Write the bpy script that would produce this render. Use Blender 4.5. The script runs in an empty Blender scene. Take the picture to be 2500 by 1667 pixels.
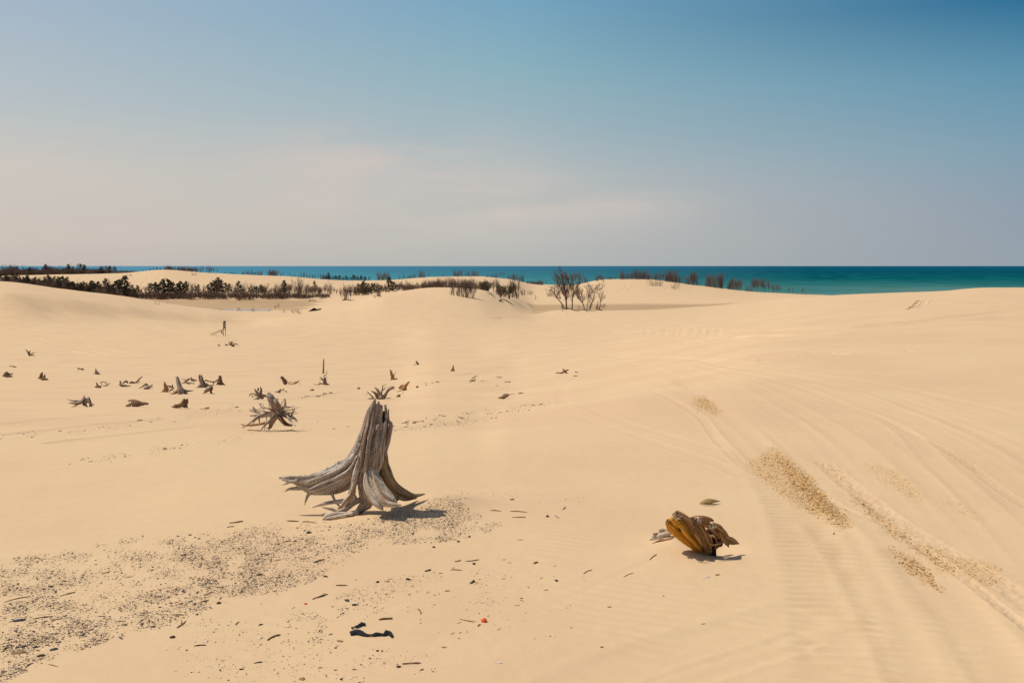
import bpy, math, random
import numpy as np
from mathutils import Vector
R = math.radians
# ---------------------------------------------------------------- camera, sky, sun
S = bpy.context.scene
F = 2431.0; CX = 1250.0; HV = 649.0; CZ = 26.0      # focal length in photo pixels, horizon row, eye height over the lake
cd = bpy.data.cameras.new('camera'); cam = bpy.data.objects.new('camera', cd)
S.collection.objects.link(cam); S.camera = cam
cd.sensor_width = 36; cd.lens = 36 * F / 2500; cd.shift_y = -(833.5 - HV) / 2500
cd.clip_start = 0.05; cd.clip_end = 200000
cam.location = (0, 0, CZ); cam.rotation_euler = (R(90), 0, 0)
S.view_settings.view_transform = 'Standard'; S.view_settings.look = 'None'
S.view_settings.exposure = 0; S.view_settings.gamma = 1
SUN_EL = 59; SH = Vector((1, -0.15))                # height of the sun, direction the shadows point
sd = bpy.data.lights.new('sun', 'SUN'); sd.energy = 3.9; sd.angle = R(0.53); sd.color = (1, .93, .82)
sun = bpy.data.objects.new('sun', sd); S.collection.objects.link(sun)
hd = SH.normalized() * math.cos(R(SUN_EL))
sun.rotation_euler = Vector((hd.x, hd.y, -math.sin(R(SUN_EL)))).to_track_quat('-Z', 'Y').to_euler()
W = bpy.data.worlds.new('World'); S.world = W; W.use_nodes = True
nt = W.node_tree; nt.nodes.clear()
def srgb(c):
    return tuple(((x / 255) / 12.92 if x <= 10 else ((x / 255 + .055) / 1.055) ** 2.4) for x in c)
def N(t, typ, **kw):
    n = t.nodes.new(typ)
    for k, v in kw.items(): setattr(n, k, v)
    return n
def mth(t, op, a, b=None, c=None, clamp=False):
    n = N(t, 'ShaderNodeMath', operation=op, use_clamp=clamp)
    for i, v in enumerate((a, b, c)):
        if v is None: continue
        if isinstance(v, (int, float)): n.inputs[i].default_value = v
        else: t.links.new(v, n.inputs[i])
    return n.outputs[0]
def mixc(t, fac, a, b, mode='MIX'):
    n = N(t, 'ShaderNodeMix', data_type='RGBA', blend_type=mode)
    for i, v in ((0, fac), (6, a), (7, b)):
        if isinstance(v, (int, float)): n.inputs[i].default_value = v
        elif isinstance(v, tuple): n.inputs[i].default_value = (*v[:3], 1)
        else: t.links.new(v, n.inputs[i])
    return n.outputs[2]
def ramp(t, fac, stops):
    n = N(t, 'ShaderNodeValToRGB'); cr = n.color_ramp
    while len(cr.elements) < len(stops): cr.elements.new(0.5)
    for e, (p, c) in zip(cr.elements, stops):
        e.position = p; e.color = (*c, 1)
    t.links.new(fac, n.inputs[0]); return n.outputs[0]
def mrange(t, v, a, b, c=0.0, d=1.0, kind='SMOOTHSTEP'):
    n = N(t, 'ShaderNodeMapRange', interpolation_type=kind)
    t.links.new(v, n.inputs[0])
    for i, x in zip((1, 2, 3, 4), (a, b, c, d)): n.inputs[i].default_value = x
    return n.outputs[0]
tc = N(nt, 'ShaderNodeTexCoord'); sp = N(nt, 'ShaderNodeSeparateXYZ'); nt.links.new(tc.outputs['Generated'], sp.inputs[0])
X, Y, Z = sp.outputs
hyp = mth(nt, 'SQRT', mth(nt, 'ADD', mth(nt, 'MULTIPLY', X, X), mth(nt, 'MULTIPLY', Y, Y)))
elev = mth(nt, 'DIVIDE', Z, mth(nt, 'ADD', hyp, 1e-4))           # tangent of the elevation
side = mth(nt, 'DIVIDE', X, mth(nt, 'ADD', hyp, 1e-4))           # -1 south (sun side) .. +1 north
ep = mrange(nt, elev, 0, .267, 0, 1, 'LINEAR')
SKY = dict(
 L=[(0, (197,187,180)), (.10, (205,195,184)), (.34, (205,199,191)), (.56, (184,193,197)), (.89, (166,183,200))],
 C=[(0, (181,183,180)), (.10, (189,188,183)), (.28, (189,190,187)), (.5, (163,182,190)), (.75, (139,176,190)), (1, (119,164,191))],
 Rr=[(0, (150,161,171)), (.2, (146,160,174)), (.4, (128,160,178)), (.65, (98,148,174)), (.9, (45,111,150))])
cols = [ramp(nt, ep, [(p, srgb(c)) for p, c in SKY[k]]) for k in ('L', 'C', 'Rr')]
g1 = mixc(nt, mrange(nt, side, -.47, 0.0, 0, 1, 'LINEAR'), cols[0], cols[1])
g = mixc(nt, mrange(nt, side, 0.0, .46, 0, 1, 'LINEAR'), g1, cols[2])
# thin veil of cirrus: soft noise inside broad patches of the sky
mp = N(nt, 'ShaderNodeMapping'); mp.inputs['Scale'].default_value = (4, 4, 16); mp.inputs['Rotation'].default_value = (0, R(10), 0)
nt.links.new(tc.outputs['Generated'], mp.inputs[0])
def skn(sc, det, dist):
    n1 = N(nt, 'ShaderNodeTexNoise'); n1.inputs['Scale'].default_value = sc; n1.inputs['Detail'].default_value = det
    n1.inputs['Distortion'].default_value = dist; nt.links.new(mp.outputs[0], n1.inputs['Vector']); return n1.outputs[0]
n1 = skn(1.3, 6, .5)
def patch(s0, e0, ws, we, amp):
    a = mth(nt, 'DIVIDE', mth(nt, 'SUBTRACT', side, s0), ws); b_ = mth(nt, 'DIVIDE', mth(nt, 'SUBTRACT', elev, e0), we)
    d = mth(nt, 'ADD', mth(nt, 'MULTIPLY', a, a), mth(nt, 'MULTIPLY', b_, b_))
    return mth(nt, 'MULTIPLY', mth(nt, 'POWER', 2.718, mth(nt, 'MULTIPLY', d, -1)), amp)
pt = mth(nt, 'ADD', mth(nt, 'ADD', patch(-.13, .102, .12, .030, .95), patch(.03, .060, .13, .018, .55)), mth(nt, 'ADD', patch(-.40, .06, .25, .05, .40), patch(-.08, .06, .22, .03, .45)))
cl = mth(nt, 'MULTIPLY', pt, mrange(nt, n1, .33, .66))
g = mixc(nt, mth(nt, 'MINIMUM', cl, .85), g, srgb((207, 196, 189)))
sky = N(nt, 'ShaderNodeTexSky', sky_type='NISHITA', sun_disc=False)
sky.sun_elevation = R(SUN_EL); sky.sun_rotation = math.atan2(-SH.x, -SH.y); sky.dust_density = 1.5
skyc = mixc(nt, 1.0, sky.outputs[0], (.085, .085, .085), 'MULTIPLY')
g = mixc(nt, mrange(nt, elev, .3, .8), g, skyc)
bg = N(nt, 'ShaderNodeBackground'); nt.links.new(g, bg.inputs[0]); bg.inputs[1].default_value = 1
nt.links.new(bg.outputs[0], N(nt, 'ShaderNodeOutputWorld').inputs[0])

# ---------------------------------------------------------------- small helpers
C = S.collection
rng = np.random.default_rng(7); random.seed(7)
def mesh(name, V, Fc, mat=None, smooth=False, uv=None, colattr=None):
    me = bpy.data.meshes.new(name)
    V = np.asarray(V, np.float32).reshape(-1, 3)
    me.vertices.add(len(V)); me.vertices.foreach_set('co', V.ravel())
    ls, lt = [], []
    if isinstance(Fc, np.ndarray):
        k = Fc.shape[1]; idx = Fc.ravel().astype(np.int32)
        st = np.arange(0, len(idx), k, dtype=np.int32)
    else:
        idx = np.array([i for f in Fc for i in f], np.int32)
        ln = np.array([len(f) for f in Fc], np.int32); st = np.concatenate([[0], np.cumsum(ln)[:-1]]).astype(np.int32)
    me.loops.add(len(idx)); me.loops.foreach_set('vertex_index', idx)
    me.polygons.add(len(st)); me.polygons.foreach_set('loop_start', st)
    if smooth: me.polygons.foreach_set('use_smooth', np.ones(len(st), bool))
    if uv is not None:
        l = me.uv_layers.new(name='UVMap'); l.data.foreach_set('uv', np.asarray(uv, np.float32)[idx].ravel())
    if colattr:
        for k, a in colattr.items():
            at = me.attributes.new(k, 'FLOAT', 'POINT'); at.data.foreach_set('value', np.asarray(a, np.float32).ravel())
    me.update(calc_edges=True); me.validate()
    if mat: me.materials.append(mat)
    return me
def link(me, name=None, parent=None, loc=(0, 0, 0)):
    o = bpy.data.objects.new(name or me.name, me); C.objects.link(o); o.location = loc
    if parent: o.parent = parent
    return o
def tag(o, label=None, cat=None, group=None, kind=None):
    if label: o['label'] = label
    if cat: o['category'] = cat
    if group: o['group'] = group
    if kind: o['kind'] = kind
    return o
def empty(name, loc):
    o = bpy.data.objects.new(name, None); C.objects.link(o); o.location = loc; o.empty_display_size = .2
    return o
def _h(ix, iy, s):
    h = (ix.astype(np.int64) * 374761393 + iy.astype(np.int64) * 668265263 + s * 1442695041) & 0x7fffffff
    h = ((h ^ (h >> 13)) * 1274126177) & 0x7fffffff
    return ((h ^ (h >> 16)) & 0xffff) / 65535.0
def vnoise(x, y, s=0):
    ix = np.floor(x); iy = np.floor(y); fx = x - ix; fy = y - iy
    fx = fx * fx * fx * (fx * (fx * 6 - 15) + 10); fy = fy * fy * fy * (fy * (fy * 6 - 15) + 10)
    a = _h(ix, iy, s); b = _h(ix + 1, iy, s); c = _h(ix, iy + 1, s); d = _h(ix + 1, iy + 1, s)
    return (a * (1 - fx) + b * fx) * (1 - fy) + (c * (1 - fx) + d * fx) * fy - .5
def fbm(x, y, s=0, o=4):
    r = 0; a = 1
    for i in range(o):
        r = r + a * vnoise(x, y, s + i * 17); x = x * 2.03 + 5.1; y = y * 2.03 + 9.7; a *= .5
    return r
def sstep(a, b, x):
    t = np.clip((x - a) / (b - a), 0, 1); return t * t * (3 - 2 * t)
def pchip(xs, ys, xq):
    xs = np.asarray(xs, float); ys = np.asarray(ys, float)
    h = np.diff(xs); h2 = h.reshape(-1, *([1] * (ys.ndim - 1)))
    d = np.diff(ys, axis=0) / h2; m = np.zeros_like(ys)
    m[0] = d[0]; m[-1] = d[-1]
    w1 = 2 * h2[1:] + h2[:-1]; w2 = h2[1:] + 2 * h2[:-1]
    with np.errstate(all='ignore'):
        mm = (w1 + w2) / (w1 / d[:-1] + w2 / d[1:])
    m[1:-1] = np.where(d[:-1] * d[1:] > 0, np.nan_to_num(mm), 0)
    i = np.clip(np.searchsorted(xs, xq) - 1, 0, len(xs) - 2)
    t = (np.clip(xq, xs[0], xs[-1]) - xs[i]) / h[i]; hh = h[i]
    if ys.ndim > 1: t = t[:, None]; hh = hh[:, None]
    return ((1 + 2 * t) * (1 - t) ** 2) * ys[i] + t * (1 - t) ** 2 * hh * m[i] + t * t * (3 - 2 * t) * ys[i + 1] + t * t * (t - 1) * hh * m[i + 1]

# ---------------------------------------------------------------- the terrain: one sheet
# each row: bearing, then (distance, how far below the horizon the ground lies there)
NL = [(4.3,1667),(6.3,1345),(8,1196),(10,1102),(13,1046),(16,1021),(22,990),(32,960),(41,940),(58,912),(90,870),(108,850),(135,820)]
NM = [(4.3,1667),(6.3,1345),(8,1196),(10,1098),(13,1042),(18,1000),(32,945),(58,897),(100,850)]
NR = [(4.3,1667),(6.3,1345),(8,1196),(10,1090),(14,976)]
def NT(a, b, c, d): return [(4.3,1667),(6.3,1345),(8,1196),(10,1094),(14,a),(20,b),(40,c),(80,d)]
P = {
 -1500: NL + [(150,802),(168,741),(172,716),(200,701),(255,680),(300,700),(360,698),(500,686),(600,670),(650,674),(900,725),(1000,735)],
 0:    NL + [(150,802),(168,741),(172,716),(200,704),(255,687),(300,706),(360,703),(500,688),(600,673),(640,676),(900,725),(1000,735)],
 150:  NL + [(150,804),(176,755),(180,730),(205,718),(250,705),(285,722),(340,712),(500,690),(600,671),(640,673),(900,725),(1000,735)],
 300:  NL + [(150,806),(170,789),(187,773),(191,751),(212,738),(242,723),(280,740),(330,729),(420,706),(520,685),(600,667),(650,671),(900,725),(1000,735)],
 400:  NL + [(150,806),(172,792),(196,780),(200,763),(218,751),(238,740),(270,750),(335,733),(420,708),(520,684),(600,659),(650,664),(900,725),(1000,735)],
 500:  NL + [(150,806),(175,797),(204,787),(208,772),(235,753),(262,757),(335,733),(350,726),(420,710),(520,690),(600,666),(650,671),(900,725),(1000,735)],
 600:  NL + [(150,806),(178,798),(208,791),(212,781),(232,763),(262,757),(335,734),(350,727),(420,712),(520,692),(600,671),(650,676),(900,725),(1000,735)],
 700:  NL + [(150,808),(166,798),(190,785),(235,764),(262,757),(335,735),(350,729),(420,715),(520,696),(600,675),(650,682),(900,725),(1000,735)],
 850:  NL + [(150,803),(190,772),(240,747),(280,738),(350,725),(420,715),(520,698),(600,685),(650,690),(900,725),(1000,735)],
 950:  NL + [(150,799),(190,763),(250,724),(300,716),(350,714),(450,704),(600,683),(650,690),(900,725),(1000,735)],
 1070: NM + [(140,803),(190,763),(240,728),(298,702),(345,707),(450,695),(600,676),(650,684),(900,725),(1000,735)],
 1160: NM + [(140,805),(190,768),(240,736),(290,706),(340,710),(450,700),(600,675),(650,684),(900,725),(1000,735)],
 1240: NT(1022,984,924,868) + [(140,806),(195,778),(240,757),(285,731),(330,725),(450,712),(600,681),(650,690),(900,725),(1000,735)],
 1310: NT(1015,975,916,861) + [(140,806),(195,785),(250,769),(275,765),(330,750),(400,736),(500,719),(600,694),(650,700),(900,725),(1000,735)],
 1390: NT(1007,966,906,853) + [(140,804),(195,783),(252,763),(268,756),(290,757),(330,750),(400,735),(500,715),(600,696),(650,702),(900,725),(1000,735)],
 1480: NT(999,955,893,842) + [(140,801),(195,779),(260,759),(290,758),(335,749),(400,734),(480,710),(600,682),(650,692),(900,725),(1000,735)],
 1560: NT(991,943,878,829) + [(140,795),(195,775),(262,758),(300,756),(345,746),(400,733),(480,709),(600,681),(650,694),(900,725),(1000,735)],
 1700: NT(983,920,845,806) + [(140,783),(200,767),(268,755),(310,750),(365,742),(420,729),(500,711),(600,696),(650,706),(900,725),(1000,735)],
 1850: [*NR,(20,892),(40,815),(80,785),(140,763),(200,750),(262,741),(330,737),(380,734),(450,728),(600,713),(650,716),(900,723),(1000,735)],
 1960: [*NR,(20,883),(40,800),(80,765),(140,744),(200,731),(262,724),(330,728),(450,727),(600,719),(700,722),(880,719),(1000,735)],
 2100: [*NR,(20,876),(40,788),(80,748),(140,729),(200,719),(235,718),(300,727),(450,735),(600,730),(900,725),(1000,735)],
 2300: [*NR,(20,870),(40,778),(80,737),(140,719),(200,711),(230,711),(300,722),(450,735),(600,732),(900,725),(1000,735)],
 2420: [*NR,(20,868),(40,775),(80,733),(140,712),(195,703),(230,704),(300,718),(450,735),(600,732),(900,725),(1000,735)],
 4000: [*NR,(20,868),(40,775),(80,733),(140,712),(195,701),(230,702),(300,714),(450,730),(600,730),(900,725),(1000,735)]}
us0 = sorted(P)
yr = [-400, -150, -50, -15, -4, .5, 1.0, 1.5, 2.1, 2.7, 3.2, 3.6, 3.9]
y = 4.1
while y < 12.5: yr.append(y); y += 1.45 * y * y / (F * 1.8)
while y < 40: yr.append(y); y *= 1.0065
while y < 660: yr.append(y); y *= 1.008
while y < 1400: yr.append(y); y *= 1.03
yr = np.array(yr)
uc = np.concatenate([np.arange(-1500, -40, 40), np.arange(-40, 2542, 2.0), np.arange(2560, 4000, 40)])
yl = np.log(np.clip(yr, 4.3, 1000))
cz = np.array([pchip(np.log([p[0] for p in P[u]]), [CZ - p[0] * (p[1] - HV) / F for p in P[u]], yl) for u in us0])
ZG = pchip(np.array(us0, float), cz, uc)            # columns x rows
YG = np.broadcast_to(yr, ZG.shape); w = np.maximum(YG, 1.0)
XG = (uc[:, None] - CX) / F * w
BASE = None
def VG(Zm): return HV + F * (CZ - Zm) / np.maximum(YG, .3)
j0 = int(np.searchsorted(yr, 3.2))
def hit(u, v):
    """world point where the sight line of photo point (u, v) first meets the ground"""
    fi = np.interp(u, uc, np.arange(len(uc))); i = min(int(fi), len(uc) - 2); f = fi - i
    z = ZG[i] * (1 - f) + ZG[i + 1] * f
    vv = HV + F * (CZ - z[j0:]) / yr[j0:]
    k = np.argmax(vv <= v)
    if vv[k] > v: k = len(vv) - 1
    if k == 0: yy = F * 1.8 / (v - HV)
    else:
        t = (vv[k - 1] - v) / max(vv[k - 1] - vv[k], 1e-6); yy = yr[j0 + k - 1] * (1 - t) + yr[j0 + k] * t
    return Vector(((u - CX) / F * yy, yy, gz((u - CX) / F * yy, yy)))
def gz(x, y):
    u = CX + x / max(y, 1) * F
    fi = np.interp(u, uc, np.arange(len(uc))); i = min(int(fi), len(uc) - 2); f = fi - i
    fj = np.interp(y, yr, np.arange(len(yr))); j = min(int(fj), len(yr) - 2); g_ = fj - j
    return float((ZG[i, j] * (1 - f) + ZG[i + 1, j] * f) * (1 - g_) + (ZG[i, j + 1] * (1 - f) + ZG[i + 1, j + 1] * f) * g_)
# broad swells of the dunes
far = sstep(20, 150, YG)
ZG = ZG + fbm(XG / 9, YG / 14, 3, 3) * .10 * sstep(7, 25, YG) * (1 - .6 * sstep(200, 240, YG)) + fbm(XG / 30, YG / 40, 5, 3) * .22 * sstep(60, 150, YG) * (1 - sstep(170, 230, YG))
ZG = ZG + fbm(XG / 1.6, YG / 2.2, 8, 3) * .018 + fbm(XG / 40, YG / 14, 15, 4) * .35 * sstep(350, 500, YG) * (1 - sstep(840, 880, YG))
# long soft windrows in the middle ground
ZG = ZG + fbm(XG / 7 + YG / 22, YG / 3.2 - XG / 40, 21, 3) * .10 * sstep(25, 70, YG) * (1 - sstep(190, 230, YG))
# sand heaped against the two near wood pieces
def bump(u, v, a, rx, ry):
    global ZG
    p = hit(u, v); d = ((XG - p.x) / rx) ** 2 + ((YG - p.y) / ry) ** 2
    ZG = ZG + a * np.exp(-d)
bump(1655, 1322, .055, .14, .16); bump(1625, 1350, .03, .22, .12); bump(1745, 1330, -.05, .15, .2)
bump(905, 1268, .03, .25, .15); bump(1070, 1232, .075, .34, .22); bump(1010, 1213, -.01, .2, .1)
# wheel tracks
ZB = ZG.copy(); CL = np.zeros_like(ZG)
def track(pts, width, depth, ripple=0, lam=.1, chew=0.0, berm=.35, strength=1.0, pw=4):
    global ZG
    W3 = [hit(*p) for p in pts]; q = np.array([[p.x, p.y] for p in W3])
    t = np.arange(len(q)); n = 60
    tq = np.linspace(0, len(q) - 1, n)
    q = np.stack([pchip(t, q[:, 0], tq), pchip(t, q[:, 1], tq)], 1)
    s0 = 0; m = width * 1.8
    ylo, yhi = q[:, 1].min() - m, q[:, 1].max() + m
    ja, jb = np.searchsorted(yr, [ylo, yhi]); ja = max(ja, 8)
    if jb - ja < 2: return
    U = CX + q[:, 0] / q[:, 1] * F; mu = m / max(q[:, 1].min(), 3.5) * F
    ia, ib = np.searchsorted(uc, [U.min() - mu - 5, U.max() + mu + 5])
    D = np.full((ib - ia, jb - ja), 1e9); SS = np.zeros_like(D); SD = np.zeros_like(D)
    xg = XG[ia:ib, ja:jb]; yg = YG[ia:ib, ja:jb]
    for k in range(n - 1):
        a, b = q[k], q[k + 1]; L = np.hypot(*(b - a)) + 1e-9; d = (b - a) / L
        y0, y1 = min(a[1], b[1]) - m, max(a[1], b[1]) + m
        j1, j2 = np.searchsorted(yr[ja:jb], [y0, y1])
        uu = CX + np.array([a[0], b[0]]) / np.array([a[1], b[1]]) * F; mk = m / max(y0, 3.5) * F + 5
        i1, i2 = np.searchsorted(uc[ia:ib], [uu.min() - mk, uu.max() + mk])
        if j2 <= j1 or i2 <= i1: s0 += L; continue
        sl = (slice(i1, i2), slice(j1, j2))
        px = xg[sl] - a[0]; py = yg[sl] - a[1]
        al = np.clip(px * d[0] + py * d[1], 0, L); ex = px - al * d[0]; ey = py - al * d[1]
        dd = np.hypot(ex, ey); sg = np.sign(px * d[1] - py * d[0])
        bt = dd < D[sl]
        D[sl] = np.where(bt, dd, D[sl]); SS[sl] = np.where(bt, s0 + al, SS[sl]); SD[sl] = np.where(bt, sg, SD[sl])
        s0 += L
    t = D / (width / 2)
    fade = sstep(0, .06, SS / s0) * sstep(0, .06, 1 - SS / s0)
    wob = 1 + .6 * vnoise(SS / 1.3, SS * 0 + width * 7, 31)
    dz = -depth * np.exp(-t ** pw) + depth * berm * np.exp(-((t - 1.25) / .28) ** 2) * (1 + .5 * vnoise(SS * 9, SD * 3, 4))
    if ripple:
        rw = np.exp(-(t * .95) ** 4)
        ph = SS / lam * 2 * np.pi + .55 * (t * SD) ** 2 + .5 * vnoise(SS * 2, SS * 0 + 2, 3)
        c = np.cos(ph); am = sstep(-.35, .25, vnoise(SS * .9, SD * 0 + width, 9) + .25)
        dz = dz + ripple * (np.where(c > 0, c ** 1.0, c * .8)) * rw * am * (.85 + .25 * sstep(-.2, .7, -t * SD) + .9 * vnoise(SS * 3.1, t * SD * 1.5, 29))
    if chew:
        dz = dz + chew * fbm(xg * 22, yg * 22, 11, 3) * np.exp(-(t * .8) ** 4)
    ZG[ia:ib, ja:jb] += dz * fade * wob * strength * (t < 3)
A_ = [(1990,1700),(1955,1450),(1905,1250),(1800,1090),(1690,985),(1590,925),(1490,885),(1400,868)]
B_ = [(2760,1560),(2530,1290),(2350,1130),(2160,1010),(1980,945),(1800,905),(1620,878),(1450,866)]
C_ = [(3300,1200),(2800,1060),(2500,985),(2250,940),(2050,912),(1860,890),(1680,873),(1500,864)]
def lerpc(a, b, t, j=0):
    return [((1 - t) * p[0] + t * q[0] + random.uniform(-j, j), (1 - t) * p[1] + t * q[1] + random.uniform(-j, j) * .12) for p, q in zip(a, b)]
for i in range(9): track(lerpc(A_, B_, .1 + i * .105 + random.uniform(-.03, .03), 16), random.uniform(.16, .38), random.uniform(.0015, .0055), berm=.4)
for i in range(10): track(lerpc(B_, C_, i * .1 + .03 + random.uniform(-.03, .03), 18), random.uniform(.2, .5), random.uniform(.002, .0065), berm=.4)
track([(2075,1720),(2050,1560),(2010,1400),(1965,1290),(1905,1190),(1850,1110),(1800,1050)], .38, .007, ripple=.0125, lam=.105)
track([(2290,1720),(2210,1560),(2140,1440),(2080,1350),(2010,1270)], .30, .010, ripple=.0055, lam=.09)
track([(2480,1720),(2380,1560),(2270,1420),(2200,1330)], .34, .012, ripple=.005, lam=.11)
track([(2600,1600),(2440,1480),(2300,1370),(2180,1290),(2060,1240),(1960,1180)], .07, .006, chew=.008, berm=.2)
track([(2620,1540),(2400,1400),(2200,1280),(2080,1190),(2000,1120)], .16, .005, chew=.010)
track([(2550,1260),(2450,1200),(2330,1110),(2230,1060),(2110,1000)], .10, .004, chew=.005, berm=.3)
track([(1390,1010),(1480,1040),(1600,1080),(1720,1120),(1850,1180)], .16, .0025, berm=.5)
track([(1370,980),(1420,990),(1520,1030),(1660,1070),(1800,1110)], .16, .0025, berm=.5)
track([(1440,905),(1400,925),(1370,960),(1380,995)], .25, .004)
track([(1580,950),(1640,975),(1700,1010),(1760,1080),(1830,1150)], .12, .004, berm=.5)
track([(1300,1500),(1400,1455),(1480,1415),(1550,1385),(1600,1360)], .06, .0016, berm=.0, pw=2)
track([(1340,1720),(1560,1620),(1760,1560),(1900,1520),(2000,1490)], .34, .007, berm=.4)
track([(1560,1700),(1760,1625),(1900,1580),(1990,1550)], .18, .006, berm=.4)
for a, b, wd, dp in [((1850,880),(2060,862),.8,.05),((2040,863),(2230,856),.4,.03),((1120,918),(1330,893),.7,.05),((1330,893),(1480,872),.5,.03),
    ((70,826),(300,864),.8,.05),((110,836),(260,866),.8,.05),((200,845),(340,868),.6,.06),((60,840),(230,868),.9,.05),((300,864),(500,872),.8,.05),
    ((640,905),(860,887),.7,.04),((840,867),(980,860),.8,.05),((640,912),(1000,900),.5,.03),((640,978),(1120,930),.3,.02),((1000,930),(1240,895),.4,.02),
    ((0,1063),(420,1020),.22,.015),((100,1085),(500,1040),.2,.014),((0,1036),(350,1006),.25,.014),((1400,815),(1560,808),1.2,.09),((1540,808),(1700,795),1.2,.07),
    ((1850,812),(2100,795),1.2,.06),((1700,830),(2050,815),1,.05),((2100,800),(2480,760),1.4,.05),((1340,792),(1500,786),1.3,.10),((1200,778),(1340,772),1.4,.1),
    ((960,790),(1100,776),1.2,.08),((560,800),(700,812),1.2,.08),((700,800),(900,812),1.2,.06)]:
    mid = ((a[0] + b[0]) / 2, (a[1] + b[1]) / 2 + random.uniform(-2, 2)); track([a, mid, b], wd, dp, berm=.5)
for a, b in [((2222,755),(2252,733)),((2236,752),(2262,732))]: track([a, ((a[0]+b[0])/2, (a[1]+b[1])/2+1), b], .5, .10, berm=.5)
for k in range(9):        # wheel marks going down the bowl's rim
    u0 = 1575 + k * 22 + random.uniform(-5, 5); track([(u0, 822), (u0 + 3, 812), (u0 + 5, 800)], .45, .02, berm=.3)
for k in range(26):
    u0 = random.uniform(900, 1800); v0 = random.uniform(775, 850); d = random.uniform(30, 120); track([(u0, v0), (u0 + d / 2, v0 - 2 + random.uniform(-3, 3)), (u0 + d, v0 - d * .05)], .8, .035)
for pts in [[(1515,712),(1530,700),(1528,690)],[(1530,710),(1550,697),(1572,686)],[(1580,711),(1620,708),(1640,698)],[(1672,704),(1700,716),(1720,722)],[(1685,704),(1708,712),(1730,720)],[(360,705),(372,690),(390,676)],[(345,700),(352,688),(365,677)],[(390,706),(400,690),(412,676)]]:
    track(pts, 1.6, .12)
# footprint dimples near the wood
# fine wind ripples, a few millimetres
dip = fbm(XG * 3.1, YG * 3.1, 77, 2)
nr = (1 - sstep(9, 16, YG))
phr = (YG * 1.0 + XG * .25 + .25 * fbm(XG * .8, YG * .8, 44, 3)) * 2 * np.pi / .11
ZG = ZG + nr * .0022 * np.sin(phr) * sstep(.0, .35, fbm(XG / 1.3, YG / 1.3, 50, 2)) + .0022 * fbm(XG * 11, YG * 11, 60, 2) * nr
# far edge drops under the lake
ZG = np.where(YG > 905, np.minimum(ZG, CZ - 28 - (YG - 905) * .05), ZG)
# damp sand: the floors of the basins, and where wheels have turned up moist sand
UG = CX + XG / np.maximum(YG, 1) * F
dz_ = CZ - ZG
wet = sstep(11.2, 11.6, dz_ + fbm(XG / 20, YG / 8, 61, 4) * .35) * sstep(255, 268, YG) * (1 - sstep(336, 352, YG)) * (1 - sstep(760, 860, UG)) * .95
wet = np.maximum(wet, sstep(12.9, 13.4, dz_ + fbm(XG / 25, YG / 10, 62, 4) * .35) * sstep(262, 280, YG) * (1 - sstep(345, 375, YG)) * sstep(1200, 1260, UG) * (1 - sstep(1880, 1960, UG)))
streak = sstep(-.1, .35, fbm(XG / 40, YG / 1.8, 63, 3) + .12); wet = wet * (.62 + .38 * streak)
def inpoly(poly, x, y):
    r = np.zeros(np.shape(x), bool); n = len(poly)
    for i in range(n):
        x1, y1 = poly[i]; x2, y2 = poly[(i + 1) % n]
        with np.errstate(all='ignore'):
            c = ((y1 > y) != (y2 > y)) & (x < (x2 - x1) * (y - y1) / (y2 - y1 + 1e-12) + x1)
        r ^= c
    return r
CLOD = [([(1830,1135),(1880,1090),(1900,1100),(1960,1155),(2010,1225),(2080,1282),(2060,1290),(1985,1255),(1925,1215),(1850,1165)], 2300, .6),
        ([(1880,1090),(1960,1150),(2080,1280),(2000,1245),(1930,1180)], 2600, 1.0),
        ([(1690,975),(1718,968),(1742,985),(1758,1012),(1735,1008),(1700,990)], 620, .9),
        ([(1630,922),(1660,926),(1688,950),(1650,940)], 160, .4),
        ([(2010,1128),(2040,1140),(2150,1260),(2130,1262),(2040,1170)], 260, .25),
        ([(2075,1215),(2110,1222),(2230,1320),(2330,1385),(2310,1392),(2180,1310)], 900, .45),
        ([(2110,1125),(2200,1150),(2260,1210),(2240,1225),(2150,1175)], 420, .35),
        ([(2165,1335),(2215,1352),(2250,1375),(2285,1420),(2300,1445),(2250,1415),(2200,1380)], 620, .7),
        ([(2250,1330),(2330,1350),(2450,1390),(2440,1430),(2380,1420),(2290,1390)], 420, .45),
        ([(2300,1090),(2340,1105),(2400,1150),(2380,1155),(2320,1120)], 150, .25),
        ([(2290,1200),(2400,1260),(2390,1272),(2320,1240)], 90, .2)]
vg = HV + F * (CZ - ZB) / np.maximum(YG, .5)
clodw = np.zeros_like(ZG)
near = (YG > 4) & (YG < 30)
idx = np.where(near)
uu = UG[idx] + fbm(XG[idx] * 9, YG[idx] * 9, 70, 3) * 26; vv = vg[idx] + fbm(XG[idx] * 9 + 40, YG[idx] * 9, 71, 3) * 14
cw = np.zeros(len(uu))
for rep_ in range(5):
    u5 = uu + rng.normal(0, 7, len(uu)); v5 = vv + rng.normal(0, 4, len(uu))
    c5 = np.zeros(len(uu))
    for poly, n, s in CLOD: c5 = np.maximum(c5, inpoly(poly, u5, v5) * s)
    cw = cw + c5 / 5
clodw[idx] = cw
ZG = ZG + clodw * fbm(XG * 45, YG * 45, 72, 2) * .010

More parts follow.
